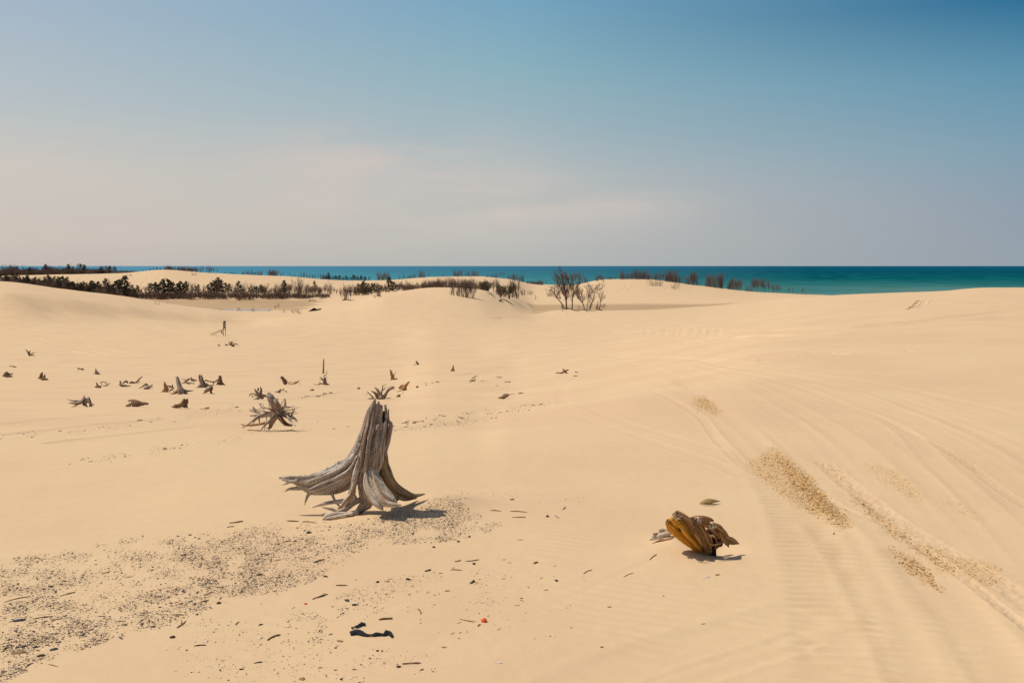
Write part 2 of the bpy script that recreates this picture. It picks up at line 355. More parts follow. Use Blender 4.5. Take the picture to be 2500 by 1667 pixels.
def pbsdf(name, rough=.9, spec=.2):
    m = bpy.data.materials.new(name); m.use_nodes = True; t = m.node_tree; b = t.nodes['Principled BSDF']
    b.inputs['Roughness'].default_value = rough; b.inputs['Specular IOR Level'].default_value = spec
    return m, t, b
def noise(t, scale, detail=4, rough=.55, vec=None, dist=0):
    n = N(t, 'ShaderNodeTexNoise'); n.inputs['Scale'].default_value = scale; n.inputs['Detail'].default_value = detail
    n.inputs['Roughness'].default_value = rough; n.inputs['Distortion'].default_value = dist
    if vec is not None: t.links.new(vec, n.inputs['Vector'])
    return n.outputs[0]
def bumpn(t, b, h, strength, dist):
    n = N(t, 'ShaderNodeBump'); n.inputs['Strength'].default_value = strength; n.inputs['Distance'].default_value = dist
    t.links.new(h, n.inputs['Height']); t.links.new(n.outputs[0], b.inputs['Normal'])
SAND = (.598, .421, .252)
ms, t, b = pbsdf('sand', .95, .12)
gp = N(t, 'ShaderNodeNewGeometry').outputs['Position']
aw = N(t, 'ShaderNodeAttribute', attribute_name='wet').outputs['Fac']
ac = N(t, 'ShaderNodeAttribute', attribute_name='clod').outputs['Fac']
c = mixc(t, mrange(t, noise(t, .35, 5, .6, gp), .35, .65, 0, 1), (SAND[0] * .98, SAND[1] * .95, SAND[2] * .95), (SAND[0] * 1.03, SAND[1] * 1.04, SAND[2] * 1.02))
c = mixc(t, mrange(t, noise(t, 7, 4, .6, gp), .4, .7, 0, .25), c, (.58, .395, .215))
c = mixc(t, mrange(t, noise(t, 420, 2, .7, gp), .62, .8, 0, .35), c, (.38, .24, .13))
c = mixc(t, ac, c, (.54, .345, .16))
c = mixc(t, aw, c, (.36, .235, .125))
t.links.new(c, b.inputs['Base Color'])
bumpn(t, b, mth(t, 'ADD', noise(t, 300, 3, .7, gp), mth(t, 'MULTIPLY', noise(t, 38, 3, .6, gp), 1.4)), .35, .004)
# outer margins so that the sheet reaches past the view on every side
offs = [1500, 500, 150, 40, 8]
XG2 = np.concatenate([XG[:1] - o for o in offs] + [XG] + [XG[-1:] + o for o in offs[::-1]])
YG2 = np.concatenate([YG[:1]] * 5 + [YG] + [YG[-1:]] * 5)
ZG2 = np.concatenate([ZG[:1]] * 5 + [ZG] + [ZG[-1:]] * 5)
nc, nr_ = ZG2.shape
ii = np.arange(nc * nr_, dtype=np.int32).reshape(nc, nr_)
quads = np.stack([ii[:-1, :-1], ii[1:, :-1], ii[1:, 1:], ii[:-1, 1:]], -1).reshape(-1, 4)
pad = lambda a: np.concatenate([a[:1]] * 5 + [a] + [a[-1:]] * 5)
gme = mesh('sand_ground', np.stack([XG2, YG2, ZG2], -1), quads, ms, True, colattr={'wet': pad(wet), 'clod': pad(clodw)})
tag(link(gme, 'sand_ground'), kind='structure')

# ---------------------------------------------------------------- the lake
ml, t, b = pbsdf('lake_water', .7, .0)
gpn = N(t, 'ShaderNodeNewGeometry').outputs['Position']
s2 = N(t, 'ShaderNodeSeparateXYZ'); t.links.new(gpn, s2.inputs[0])
ratio = mth(t, 'DIVIDE', s2.outputs[0], s2.outputs[1])
mpw = N(t, 'ShaderNodeMapping'); mpw.inputs['Scale'].default_value = (.0022, .0011, 1); t.links.new(gpn, mpw.inputs[0])
wn = noise(t, 1.0, 6, .62, mpw.outputs[0])
dist = mth(t, 'ADD', s2.outputs[1], mth(t, 'MULTIPLY', mth(t, 'SUBTRACT', wn, .5), 1500))
lg = mth(t, 'LOGARITHM', mth(t, 'MAXIMUM', dist, 100), 10.0)
fr = mrange(t, lg, 2.95, 4.4, 0, 1, 'LINEAR')
near_ = ramp(t, fr, [(0, (.100,.200,.180)), (.10, (.020,.115,.115)), (.25, (.0,.064,.078)), (.45, (.0,.042,.070)), (.8, (.0,.048,.102)), (1, (.006,.062,.13))])
lef_ = ramp(t, fr, [(0, (.18,.38,.36)), (.12, (.13,.37,.39)), (.3, (.085,.28,.35)), (.5, (.075,.23,.33)), (.8, (.08,.21,.32)), (1, (.10,.23,.34))])
cw_ = mixc(t, mrange(t, ratio, -.35, .30, 0, 1, 'LINEAR'), lef_, near_)
mp3 = N(t, 'ShaderNodeMapping'); mp3.inputs['Scale'].default_value = (.03, .008, 1); t.links.new(gpn, mp3.inputs[0])
fk = noise(t, 1.0, 3, .6, mp3.outputs[0])
cw_ = mixc(t, mrange(t, fk, .38, .66, .0, .30), cw_, (.02, .22, .26))
t.links.new(cw_, b.inputs['Base Color'])
bumpn(t, b, noise(t, .25, 4, .7, gpn), .9, 2.0)
b.inputs['Emission Strength'].default_value = 0
LX = 90000
xs = np.array([-LX, -8000, -1500, 0, 1500, 8000, LX]); ys = np.array([560, 900, 1500, 4000, 15000, 120000.])
Vl = [(x, yy, 0) for yy in ys for x in xs]
Fl = [(j * 7 + i, j * 7 + i + 1, j * 7 + i + 8, j * 7 + i + 7) for j in range(5) for i in range(6)]
tag(link(mesh('lake', Vl, Fl, ml), 'lake'), kind='structure')
# broken white surf where the lake meets the beach
mf, t, b = pbsdf('surf_foam', .8, .3); b.inputs['Base Color'].default_value = (.85, .86, .84, 1)
V_, F_ = [], []
for k in range(170):
    x = 60 + 12 * k * .35 + rng.uniform(-8, 8) + 130; yy = rng.uniform(842, 880)
    L = rng.uniform(3, 12); wd = rng.uniform(1.5, 4); h = rng.uniform(.1, .45); n0 = len(V_)
    for i in range(7):
        a = i / 6; ww = wd * math.sin(math.pi * max(a, .03)) * rng.uniform(.6, 1.1)
        V_ += [(x + L * (a - .5), yy - ww, .0), (x + L * (a - .5), yy, h * math.sin(math.pi * a) + .03), (x + L * (a - .5), yy + ww, .0)]
    for i in range(6):
        q = n0 + i * 3; F_ += [(q, q + 3, q + 4, q + 1), (q + 1, q + 4, q + 5, q + 2)]
tag(link(mesh('surf', V_, F_, mf, True), 'surf'), 'broken white surf along the lake shore', 'surf', kind='stuff')
# shallow puddle on the left basin floor
mw, t, b = pbsdf('puddle_water', .12, .5)
gp2 = N(t, 'ShaderNodeNewGeometry').outputs['Position']
t.links.new(mixc(t, noise(t, .08, 5, .7, gp2), (.20, .14, .12), (.42, .31, .25)), b.inputs['Base Color'])
zz = hit(450, 741).z + .07
V_ = [(0, 0, 0)]; nn = 90
pc = hit(440, 748)
for i in range(nn):
    a = i / nn * 2 * math.pi; r = 1 + .5 * float(fbm(np.array([math.cos(a) * 2.3]), np.array([math.sin(a) * 2.3]), 5, 4)[0])
    V_.append((math.cos(a) * 17 * r, math.sin(a) * 13 * r, 0))
pud = link(mesh('puddle', V_, [(0, i + 1, (i + 1) % nn + 1) for i in range(nn)], mw), 'puddle', loc=(pc.x, pc.y + 22, zz))
tag(pud, kind='structure')
# ---------------------------------------------------------------- wood
def wood_mat(name, bright, mid, dark, k=1.0):
    m, t, b = pbsdf(name, .82, .15)
    uv = N(t, 'ShaderNodeUVMap').outputs[0]
    def mapped(sx, sy):
        q = N(t, 'ShaderNodeMapping'); q.inputs['Scale'].default_value = (sx, sy, 1); t.links.new(uv, q.inputs[0]); return q.outputs[0]
    g1 = noise(t, 1.0, 5, .65, mapped(95 * k, 5 * k), .3); g2 = noise(t, 1.0, 3, .6, mapped(28 * k, 3 * k)); g3 = noise(t, 1.0, 4, .7, mapped(130 * k, 9 * k))
    c = mixc(t, mrange(t, g1, .42, .56), mid, bright)
    c = mixc(t, mrange(t, g2, .48, .68, 0, .75), c, tuple(x * y for x, y in zip(mid, (1.05, .72, .45))))
    c = mixc(t, mrange(t, g3, .53, .62, 0, .9), c, dark)
    t.links.new(c, b.inputs['Base Color'])
    bumpn(t, b, mth(t, 'ADD', g1, mth(t, 'MULTIPLY', g3, .7)), .9, .006)
    return m
M_grey = wood_mat('weathered_wood', (.70, .63, .55), (.37, .28, .205), (.045, .03, .02))
M_trunk = wood_mat('trunk_wood', (.60, .50, .41), (.235, .155, .11), (.03, .022, .016))
M_tan = wood_mat('tan_wood', (.42, .29, .17), (.27, .17, .085), (.07, .04, .02))
M_brown = wood_mat('brown_wood', (.26, .17, .10), (.17, .10, .055), (.045, .028, .018))
M_far = wood_mat('distant_wood', (.30, .22, .155), (.14, .088, .052), (.04, .024, .015), .3)
M_fgrey = wood_mat('distant_grey_wood', (.40, .32, .25), (.17, .11, .075), (.035, .022, .015), .3)
M_gold = wood_mat('amber_wood', (.80, .43, .065), (.60, .28, .03), (.16, .06, .012))
M_ochre = wood_mat('ochre_brown_wood', (.50, .28, .115), (.27, .135, .055), (.06, .03, .014))
M_white = wood_mat('bleached_wood', (.72, .62, .50), (.52, .41, .29), (.16, .11, .07))
def flat(name, col, rough=.8, spec=.2, var=.3, scale=20):
    m, t, b = pbsdf(name, rough, spec)
    gpx = N(t, 'ShaderNodeTexCoord').outputs['Object']
    t.links.new(mixc(t, mrange(t, noise(t, scale, 4, .6, gpx), .35, .65), tuple(x * (1 - var) for x in col), tuple(min(1, x * (1 + var)) for x in col)), b.inputs['Base Color'])
    bumpn(t, b, noise(t, scale * 3, 3, .6, gpx), .3, .01)
    return m
M_hole = flat('rot_and_hollow_shade', (.030, .016, .010))  # dark rotten wood, also painted shade for hollows and knot holes
class Geo:
    def __init__(s): s.v = []; s.f = []; s.uv = []; s.n = 0
    def add(s, v, f, uv):
        s.v.append(np.asarray(v, float)); s.f.extend((np.asarray(f) + s.n).tolist()); s.uv.append(np.asarray(uv, float)); s.n += len(v)
    def obj(s, name, mat, parent=None, origin=None, smooth=True):
        V = np.concatenate(s.v); uv = np.concatenate(s.uv)
        o = Vector((0, 0, 0)) if origin is None else origin
        ob = link(mesh(name, V - np.array(o), s.f, mat, smooth, uv), name, parent)
        if parent is None: ob.location = o
        return ob
def tube(geo, pts, rad, nt_=14, groove=.12, flat_=1.0, seed=None, sub=4, jag=0.0, caps=True):
    """tapered, fluted tube through pts (world), grain running along it"""
    pts = np.asarray(pts, float); rad = np.asarray(rad, float); sd_ = random.random() * 100 if seed is None else seed
    k = len(pts); m = max(2, (k - 1) * sub + 1); t = np.arange(k); tq = np.linspace(0, k - 1, m)
    if k == 2: Pq = pts[0] + (pts[1] - pts[0]) * tq[:, None]; Rq = rad[0] + (rad[1] - rad[0]) * tq
    else: Pq = pchip(t, pts, tq); Rq = pchip(t, rad, tq)
    T = np.gradient(Pq, axis=0); T /= np.linalg.norm(T, axis=1)[:, None] + 1e-12
    n = np.cross(T[0], [0.3, 1, .1]); n /= np.linalg.norm(n) + 1e-9
    th = np.arange(nt_) / nt_ * 2 * np.pi
    s = np.concatenate([[0], np.cumsum(np.linalg.norm(np.diff(Pq, axis=0), axis=1))])
    vs, uvs = [], []
    for i in range(m):
        n = n - T[i] * np.dot(n, T[i]); n /= np.linalg.norm(n) + 1e-9; bb = np.cross(T[i], n)
        g_ = 1 + groove * (2 * vnoise(th / (2 * np.pi) * nt_ * .5, th * 0 + s[i] / (Rq.mean() * 9 + 1e-6) + sd_, 3) + vnoise(th / (2 * np.pi) * nt_ * .9, th * 0 + s[i] / (Rq.mean() * 4 + 1e-6) + sd_, 5))
        r = Rq[i] * g_
        v = Pq[i] + np.outer(np.cos(th) * r, n) + np.outer(np.sin(th) * r * flat_, bb)
        if jag and (i == 0): v = v + np.outer(vnoise(th * 3, th * 0 + sd_, 8), T[i]) * jag * 2
        vs.append(v); uvs.append(np.stack([th * Rq.mean() + sd_, np.full(nt_, s[i] * 1.0 + sd_)], 1))
    f = []
    for i in range(m - 1):
        for j in range(nt_):
            a = i * nt_ + j; b_ = i * nt_ + (j + 1) % nt_; f.append([a, b_, b_ + nt_, a + nt_])
    base = m * nt_
    vs.append(np.array([Pq[0] - T[0] * Rq[0] * .3, Pq[-1] + T[-1] * Rq[-1] * .6])); uvs.append(np.array([[sd_, sd_], [sd_, sd_ + s[-1]]]))
    for j in range(nt_):
        f.append([base, (j + 1) % nt_, j, base]); f.append([base + 1, (m - 1) * nt_ + j, (m - 1) * nt_ + (j + 1) % nt_, base + 1])
    f = [q[:3] if q[0] == q[3] else q for q in f]
    V = np.concatenate(vs); n0 = geo.n
    geo.v.append(V); geo.uv.append(np.concatenate(uvs)); geo.f.extend([[x + n0 for x in q] for q in f]); geo.n += len(V)
class Frame:
    """turns measurements in one enlarged view of the photo into metres at the thing's own distance"""
    def __init__(s, ox, oy, sc, au, av, sink=0.0):
        s.ox, s.oy, s.sc = ox, oy, sc
        s.base = hit(ox + au / sc, oy + av / sc); s.y0 = s.base.y
    def p(s, cx, cy, dep=0.0):
        u = s.ox + cx / s.sc; v = s.oy + cy / s.sc
        if dep == 'g':
            h = hit(u, v); return (h.x, h.y, h.z)
        y = s.y0 - dep
        return ((u - CX) / F * y, y, CZ - (v - HV) / F * y)
    def m(s, px): return px / s.sc / F * s.y0
def strand(geo, fr, st, nt_=14, groove=.12, autodep=0.0, sub=4, jag=0, flat_=1.0, rmul=1.0, fib=0):
    pts = []; rad = []; n = len(st)
    L = sum(math.hypot(st[i + 1][0] - st[i][0], st[i + 1][1] - st[i][1]) for i in range(n - 1))
    sl = random.uniform(-1, 1) * autodep * fr.m(L); a = 0
    for i, q in enumerate(st):
        if i: a += math.hypot(q[0] - st[i - 1][0], q[1] - st[i - 1][1])
        d = q[3] if len(q) > 3 else 0.0
        r = fr.m(q[2]) * rmul
        if d == 'g': p = fr.p(q[0], q[1], 'g'); p = (p[0], p[1], p[2] + r * .3)
        else: p = fr.p(q[0], q[1], d + sl * a / max(L, 1))
        pts.append(p); rad.append(max(r, .0006))
    tube(geo, pts, rad, nt_, groove, flat_, sub=sub, jag=jag)
    if fib and len(pts) > 2:                     # raised fibres of the weathered grain
        n = len(pts); t = np.arange(n); Pn = np.array(pts); Rn = np.array(rad)
        for k in range(fib):
            t0 = random.uniform(-.2, .55) * (n - 1); t1 = min(n - 1, t0 + random.uniform(.3, .8) * (n - 1)); t0 = max(0, t0)
            if t1 - t0 < .4: continue
            tq = np.linspace(t0, t1, 9); Q = pchip(t, Pn, tq) if n > 2 else None; Rq = pchip(t, Rn, tq)
            D = np.gradient(Q, axis=0); D /= np.linalg.norm(D, axis=1)[:, None] + 1e-9
            a0 = random.uniform(-2.6, .9); dr = random.uniform(-.5, .5); out = []
            for i in range(9):
                a_ = np.cross(D[i], [0, -1, 0]); a_ /= np.linalg.norm(a_) + 1e-9; b_ = np.cross(D[i], a_); b_ *= -np.sign(b_[1] + 1e-9)
                an = a0 + dr * i / 8; out.append(Q[i] + (a_ * math.cos(an) - b_ * math.sin(an)) * Rq[i] * random.uniform(.90, .97))
            w_ = random.uniform(.10, .26)
            tube(geo, out, [max(Rq[i] * w_ * math.sin(math.pi * min(.97, max(.05, i / 8))) ** .6, .0007) for i in range(9)], 6, .15, sub=2)
def fuse(geo, name, mat, root, vox, smooth=2, amp=.003, cr=.006, k=1.0):
    """melt overlapping strands into one solid piece of wood, then carve the grain along them"""
    SV = np.concatenate(geo.v); SU = np.concatenate(geo.uv)
    tmp = link(mesh('tmp', SV, geo.f), 'tmp'); md = tmp.modifiers.new('r', 'REMESH'); md.mode = 'VOXEL'; md.voxel_size = vox
    sm = tmp.modifiers.new('s', 'SMOOTH'); sm.iterations = smooth; sm.factor = .5
    dg = bpy.context.evaluated_depsgraph_get(); ev = tmp.evaluated_get(dg); me = ev.to_mesh()
    n = len(me.vertices); V = np.empty(n * 3); me.vertices.foreach_get('co', V); V = V.reshape(-1, 3)
    Nn = np.empty(n * 3); me.vertices.foreach_get('normal', Nn); Nn = Nn.reshape(-1, 3)
    fq = [tuple(p.vertices) for p in me.polygons]; ev.to_mesh_clear(); old = tmp.data; bpy.data.objects.remove(tmp); bpy.data.meshes.remove(old)
    from mathutils.kdtree import KDTree
    kd = KDTree(len(SV))
    for i, p in enumerate(SV): kd.insert(p, i)
    kd.balance(); ix = np.array([kd.find(p)[1] for p in V]); uv = SU[ix]
    h = amp * (fbm(uv[:, 0] * 90 * k, uv[:, 1] * 5 * k, 3, 3) * 1.6) - cr * np.clip(.12 - np.abs(vnoise(uv[:, 0] * 48 * k, uv[:, 1] * 3 * k, 9)), 0, 1) / .12 * (vnoise(uv[:, 0] * 9, uv[:, 1] * 4, 12) > -.12)
    V = V + Nn * h[:, None]
    return link(mesh(name, V - np.array(root.location), fq, mat, True, uv), name, root)
# ---- the big stump
fr = Frame(660, 940, 4.481, 1050, 1392)
st = tag(empty('tree_stump', fr.base), 'tall weathered grey stump with flaring roots standing beside the pebbly patch', 'stump')
def lean(strands, f, cx0, cx1, d):
    return [[(q[0], q[1], q[2] * f, (q[3] if len(q) > 3 else 0) + d * min(1, max(0, (cx1 - q[1]) / (cx1 - cx0)))) for q in st_] for st_ in strands]
def part(name, strands, mat, frm, root, nt_=18, groove=.15, sub=5, jag=0, rmul=1.0, autodep=0, flat_=1.0, fib=0, vox=0, smooth=2, amp=.003, cr=.006):
    g_ = Geo()
    for q in strands: strand(g_, frm, q, nt_, groove, autodep, sub, jag, flat_, rmul, fib)
    if vox: return fuse(g_, name, mat, root, vox, smooth, amp, cr)
    return g_.obj(name, mat, root, root.location)
TR = [[(1190,420,52),(1185,500,72),(1150,620,105),(1115,760,118),(1080,880,125),(1075,980,100),(1080,1060,60)],
      [(1146,150,7),(1132,190,20),(1110,280,30),(1080,400,38),(1045,560,44),(1010,700,44),(985,820,40)],
      [(1186,182,10),(1176,240,24),(1158,330,30),(1128,460,36),(1100,650,44),(1080,800,44),(1070,930,36)],
      [(1218,225,12),(1205,300,24),(1188,400,32),(1162,540,40),(1140,700,48),(1130,840,46),(1110,960,36)],
      [(1256,218,12,-.09),(1262,300,18,-.08),(1255,420,28,-.07),(1220,600,40,-.04)],
      [(1292,268,7,-.06),(1290,320,12,-.06),(1284,390,20,-.05),(1262,480,32,-.03),(1230,640,40,-.02)],
      [(1316,405,16),(1318,440,22),(1300,520,30),(1278,620,34),(1246,730,36),(1225,840,34)],
      [(1262,400,14,.03),(1250,440,26,.04),(1232,540,36,.05),(1205,680,44,.06),(1190,820,46,.06),(1180,900,30,.05)],
      [(1220,340,8,.03),(1206,420,16,.05),(1186,540,24,.07),(1160,700,30,.09),(1146,850,30,.09),(1140,930,16,.08)],
      [(1112,215,14),(1092,270,24),(1066,370,30),(1036,480,34),(1000,600,38),(950,720,40),(905,800,36)],
      [(1085,300,8,.04),(1068,420,16,.06),(1040,560,24,.08),(1010,700,28,.09),(985,840,30,.09),(960,940,20,.08)],
      [(1130,300,6,.05),(1112,420,13,.07),(1090,560,18,.09),(1068,720,22,.11),(1050,870,24,.11),(1040,980,16,.1)],
      [(1272,300,6,-.02),(1262,350,9,-.02),(1270,390,10,-.02)],[(1246,250,5,-.03),(1268,232,4,-.03),(1278,186,2,-.03)],[(1300,350,6),(1296,380,10),(1308,410,12)]]
part('trunk', TR, M_trunk, fr, st, 30, .22, 7, .014, fib=7, vox=.0038)
g_ = Geo(); strand(g_, fr, [(1238,285,15,-.035),(1232,360,24,-.03),(1222,450,22,-.02)], 10, .1, 0, 3); g_.obj('hollow_shade', M_hole, st, st.location)  # dark strand inside the broken top; its colour stands in for shade
RL = [[(1012,520,34),(950,690,44),(862,830,46),(760,880,46),(640,940,42),(470,1004,34),(300,1012,24),(170,1006,20),(96,1012,15)],
      [(1020,600,40),(950,760,48),(860,880,50),(700,965,44),(520,1030,34),(340,1046,26),(230,1056,18),(150,1085,8),(110,1092,3)],
      [(1020,700,44),(940,850,52),(820,960,52),(660,1045,44),(500,1096,34),(330,1126,24),(215,1134,14),(170,1155,7),(152,1170,3)],
      [(1000,840,44),(890,985,48),(750,1075,46),(590,1130,36),(440,1172,24),(408,1210,15),(385,1270,9),(373,1316,3)],
      [(1010,960,50,-.04),(880,1070,56,-.05),(760,1135,50,-.05),(640,1165,38,-.04),(520,1175,26,-.03),(440,1180,16,-.02)],
      [(980,640,12,.06),(880,830,16,.07),(760,925,16,.06),(600,990,14,.05),(460,1040,10,.04),(380,1070,5,.03)],
      [(960,760,12,.08),(860,930,18,.08),(720,1010,16,.07),(560,1075,14,.06),(420,1140,8,.04)],
      [(600,935,10,-.02),(560,950,12,-.02),(500,975,14,-.01),(470,978,6,-.01)],[(300,1040,14,.02),(240,1060,18,.02),(190,1050,14,.02),(130,1030,12,.01)]]
RL += [[(1010,560,40),(935,725,50),(850,870,56),(720,965,52),(580,1045,44),(440,1105,34),(330,1085,30),(230,1040,24),(150,1030,14)],
       [(1000,800,50,.02),(900,930,58,.03),(770,1030,56,.03),(620,1100,46,.02),(500,1140,34,.02),(410,1150,24),(330,1110,14)],
       [(930,760,36,.03),(800,900,40,.03),(660,985,36,.03),(520,1040,30,.02),(380,1060,26,.01),(260,1045,20),(190,1030,12)]]
part('root', RL, M_grey, fr, st, 26, .24, 7, fib=7, vox=.0038)
part('root', [[(1000,640,12,.05),(975,790,22,.07),(955,890,28,.09),(922,1020,32,.10),(905,1120,30,.10),(888,1190,40,.11),(830,1260,32,.12),(770,1330,14,.13)],
              [(905,1190,26,.10),(915,1235,22,.10),(880,1280,20,.1)]], M_grey, fr, st, 20, .2, 6, fib=4, vox=.0038)
part('root', [[(1080,800,70),(1030,950,64,.03),(1008,1080,48,.05),(1030,1190,54,.06),(1055,1270,58,.06),(1000,1350,46,.07),(940,1402,26,.09)],
              [(1060,900,40,.05),(1040,1040,34,.08),(1052,1180,40,.09),(1090,1270,36,.09),(1060,1340,30,.09)]], M_trunk, fr, st, 22, .2, 6, fib=4, vox=.0038)
part('root', [[(1150,800,60),(1085,960,46,.08),(1092,1080,54,.12),(1160,1190,54,.16),(1236,1275,46,.2),(1320,1304,28,.22),(1440,1312,5,.25)],
              [(1160,860,60,.02),(1130,960,50,.08),(1185,1080,62,.13),(1262,1180,58,.16),(1330,1240,38,.18),(1385,1300,10,.2)],
              [(1048,930,12,.1),(1050,1040,30,.14),(1090,1160,42,.17),(1150,1270,46,.2),(1215,1345,22,.22),(1235,1368,6,.22)],
              [(1110,940,8,.14),(1150,1040,18,.17),(1210,1130,22,.19),(1280,1200,22,.2),(1340,1250,14,.21)]], M_white, fr, st, 24, .26, 7, fib=6, vox=.0038)
part('root', [[(1232,700,40),(1236,840,48),(1272,970,52),(1345,1085,50,-.05),(1460,1165,36,-.1),(1590,1208,24,-.15),(1700,1188,4,-.2)],
              [(1205,800,50,-.03),(1236,950,58,-.04),(1290,1095,60,-.07),(1380,1185,54,-.1),(1490,1236,34,-.14),(1600,1232,12,-.2)],
              [(1190,900,50,-.05),(1220,1060,60,-.08),(1290,1180,60,-.1),(1380,1250,40,-.1)]], M_tan, fr, st, 22, .22, 6, fib=6, vox=.0038)
part('root', [[(940,1225,30,.02),(820,1268,26,.05),(650,1284,18,.06),(540,1308,14,.06),(458,1338,4,.06)],[(1000,1240,34,.02),(880,1310,30,.06),(790,1372,22,.1),(700,1392,8,.12)],
              [(556,1328,4,.08),(640,1350,15,.1),(745,1378,20,.1),(800,1366,14,.09)]], M_grey, fr, st, 12, .2, 4)
part('root', [[(670,1175,18),(690,1230,14),(735,1300,11),(832,1388,3,.05)],[(840,1240,10),(790,1320,14,.02),(740,1350,8,.04)]], M_grey, fr, st, 10, .15, 4)
part('root', [[(960,1385,28,.12),(840,1404,24,.14),(710,1404,22,.16),(620,1428,26,.17),(568,1472,7,.18)],[(900,1410,16,.16),(820,1416,12,.17),(700,1440,14,.19),(600,1460,6,.2)]], M_white, fr, st, 12, .25, 5)
# ---- the amber log
fr = Frame(1560, 1190, 7.129, 1010, 1110)
lg_ = tag(empty('driftwood_log', fr.base), 'amber coloured hollowed driftwood log leaning out of the sand at right', 'driftwood')
part('body', lean([[(520,560,30),(600,650,60),(720,775,68),(860,910,64),(975,1030,44),(1020,1120,36)],[(560,540,26,.02),(620,600,40,.03),(700,690,40,.04)],[(478,585,26),(560,680,56),(690,800,66),(840,930,58),(960,1045,36),(1000,1130,30),(1030,1230,30)],
              [(590,500,46,.01),(680,610,68,.02),(800,750,84,.03),(930,890,78,.03),(1035,1010,58,.02),(1090,1110,40),(1120,1230,40)],
              [(530,620,14,.04),(640,740,22,.06),(760,860,24,.07),(880,980,22,.07),(980,1080,16,.05)],
              [(640,560,16,.07),(740,700,26,.09),(860,850,30,.10),(980,980,24,.09),(1060,1080,14,.06)]], 1.22, 430, 1100, .13), M_gold, fr, lg_, 30, .2, 7, fib=6, vox=.003, amp=.002, cr=.004)
part('ridge', lean([[(640,440,40,-.02),(740,500,48,0),(860,600,60,.02),(970,740,76,.03),(1070,880,84,.03),(1120,1010,60,.02),(1160,1150,50)],
              [(900,540,26,-.02),(1000,640,64,0),(1090,780,76,.02),(1150,900,74,.03),(1190,1000,60,.03),(1200,1140,50)],
              [(700,470,18,.03),(830,580,24,.06),(940,720,30,.09),(1030,860,34,.1),(1090,980,24,.09)]], 1.22, 430, 1100, .13), M_ochre, fr, lg_, 26, .2, 6, fib=6, vox=.003, amp=.002, cr=.004)
part('upper_slab', lean([[(880,530,14),(985,522,36),(1120,525,38),(1230,556,32),(1306,582,8)],[(1000,590,34),(1140,630,50,.02),(1260,690,52,.02),(1340,760,46),(1400,860,40)],
              [(1280,610,14,.03),(1390,680,38,.03),(1470,790,46,.02),(1535,895,50),(1610,950,36),(1700,970,16),(1756,984,3)],
              [(1540,850,18,-.03),(1620,900,36,-.03),(1700,950,22,-.02),(1750,980,5)],[(1400,760,20,.06),(1450,870,30,.06),(1510,960,26,.04),(1560,1020,16,.02)]], 1.1, 430, 1100, .13), M_ochre, fr, lg_, 20, .25, 5, fib=5, vox=.003, amp=.002, cr=.004)
part('dark_hollow_fill', [[(1180,740,50,-.03),(1240,880,88,-.03),(1270,1000,88,-.02),(1280,1100,70),(1290,1220,60)],[(1340,800,60,-.05),(1400,900,70,-.05),(1420,1010,40,-.04)],[(1220,1000,60,.02),(1300,1040,56,.03),(1370,1010,40,.02),(1430,960,40,.0)]], M_hole, fr, lg_, 16, .3, 5)  # solid dark fill: rotten wood and the hollow's shade in one colour
part('hollow_rim', [[(1180,940,16,.08),(1250,985,20,.1),(1330,1000,18,.09),(1390,975,12,.06)],[(1350,720,16,.06),(1420,830,22,.07),(1450,930,18,.06),(1400,1000,12,.05)],[(1130,760,14,.05),(1110,860,18,.07),(1140,960,20,.07),(1120,1060,16,.05)],[(1260,830,20,.06),(1330,880,24,.07),(1360,970,22,.07),(1330,1060,18,.05)],
              [(1140,1080,14,.06),(1200,1100,20,.07),(1270,1110,14,.06)],[(1190,790,14,.05),(1250,860,14,.07),(1270,950,16,.08)]], M_ochre, fr, lg_, 12, .3, 5)
part('knot_hole_shade', lean([[(712,650,12,.085),(716,715,38,.085),(722,765,12,.085)],[(650,620,12,.06),(700,618,20,.07),(745,635,10,.07)]], 1.0, 430, 1100, .13), M_hole, fr, lg_, 14, .25, 4)  # raised dark blobs, the shade of the knot holes put into colour
for grp_ in (((640,425,46),(600,462,34),(690,440,34)), ((484,580,30),(520,598,26),(505,560,26))):
    kn = []
    for cx, cy, rr in grp_:
        for i in range(12):
            a = random.uniform(0, 6.28); q = random.uniform(.2, .9); kn.append([(cx + math.cos(a) * rr * q * .3, cy + math.sin(a) * rr * q * .3, rr * .34, .12), (cx + math.cos(a) * rr * q, cy + math.sin(a) * rr * q, rr * .16, .12 + random.uniform(-.01, .03))])
    part('broken_end', kn, M_tan, fr, lg_, 8, .4, 3)
for (x0, x1, y0_, y1_, dx0, dx1, dy0, dy1, n_, dp) in ((960,1080,500,560,-10,70,20,90,22,.14), (1210,1370,640,700,-50,30,20,60,9,.14), (560,700,470,560,30,70,-30,10,14,.19)):
    spl = [[((x0 + x1) / 2, (y0_ + y1_) / 2, 14, dp - .03), (x0 + 10, y0_ + 20, 8, dp - .02), (x1 - 10, y1_ - 10, 8, dp - .02)]]
    for i in range(n_):
        x = random.uniform(x0, x1); y_ = random.uniform(y0_, y1_); spl.append([(x, y_, random.uniform(4, 9), dp), (x + random.uniform(dx0, dx1), y_ + random.uniform(dy0, dy1), 2, dp + .01)])
    part('splinter', spl, M_white, fr, lg_, 6, .2, 2)
def simple(name, label, cat, frm, strands, mat=M_far, nt_=9, groove=.16, autodep=.35, sub=3, group=None, rmul=1.0, origin=None):
    g_ = Geo()
    for q in strands: strand(g_, frm, q, nt_, groove, autodep, sub, rmul=rmul)
    return tag(g_.obj(name, mat, None, frm.base), label, cat, group)
fr2 = Frame(1560, 1190, 7.129, 400, 905)
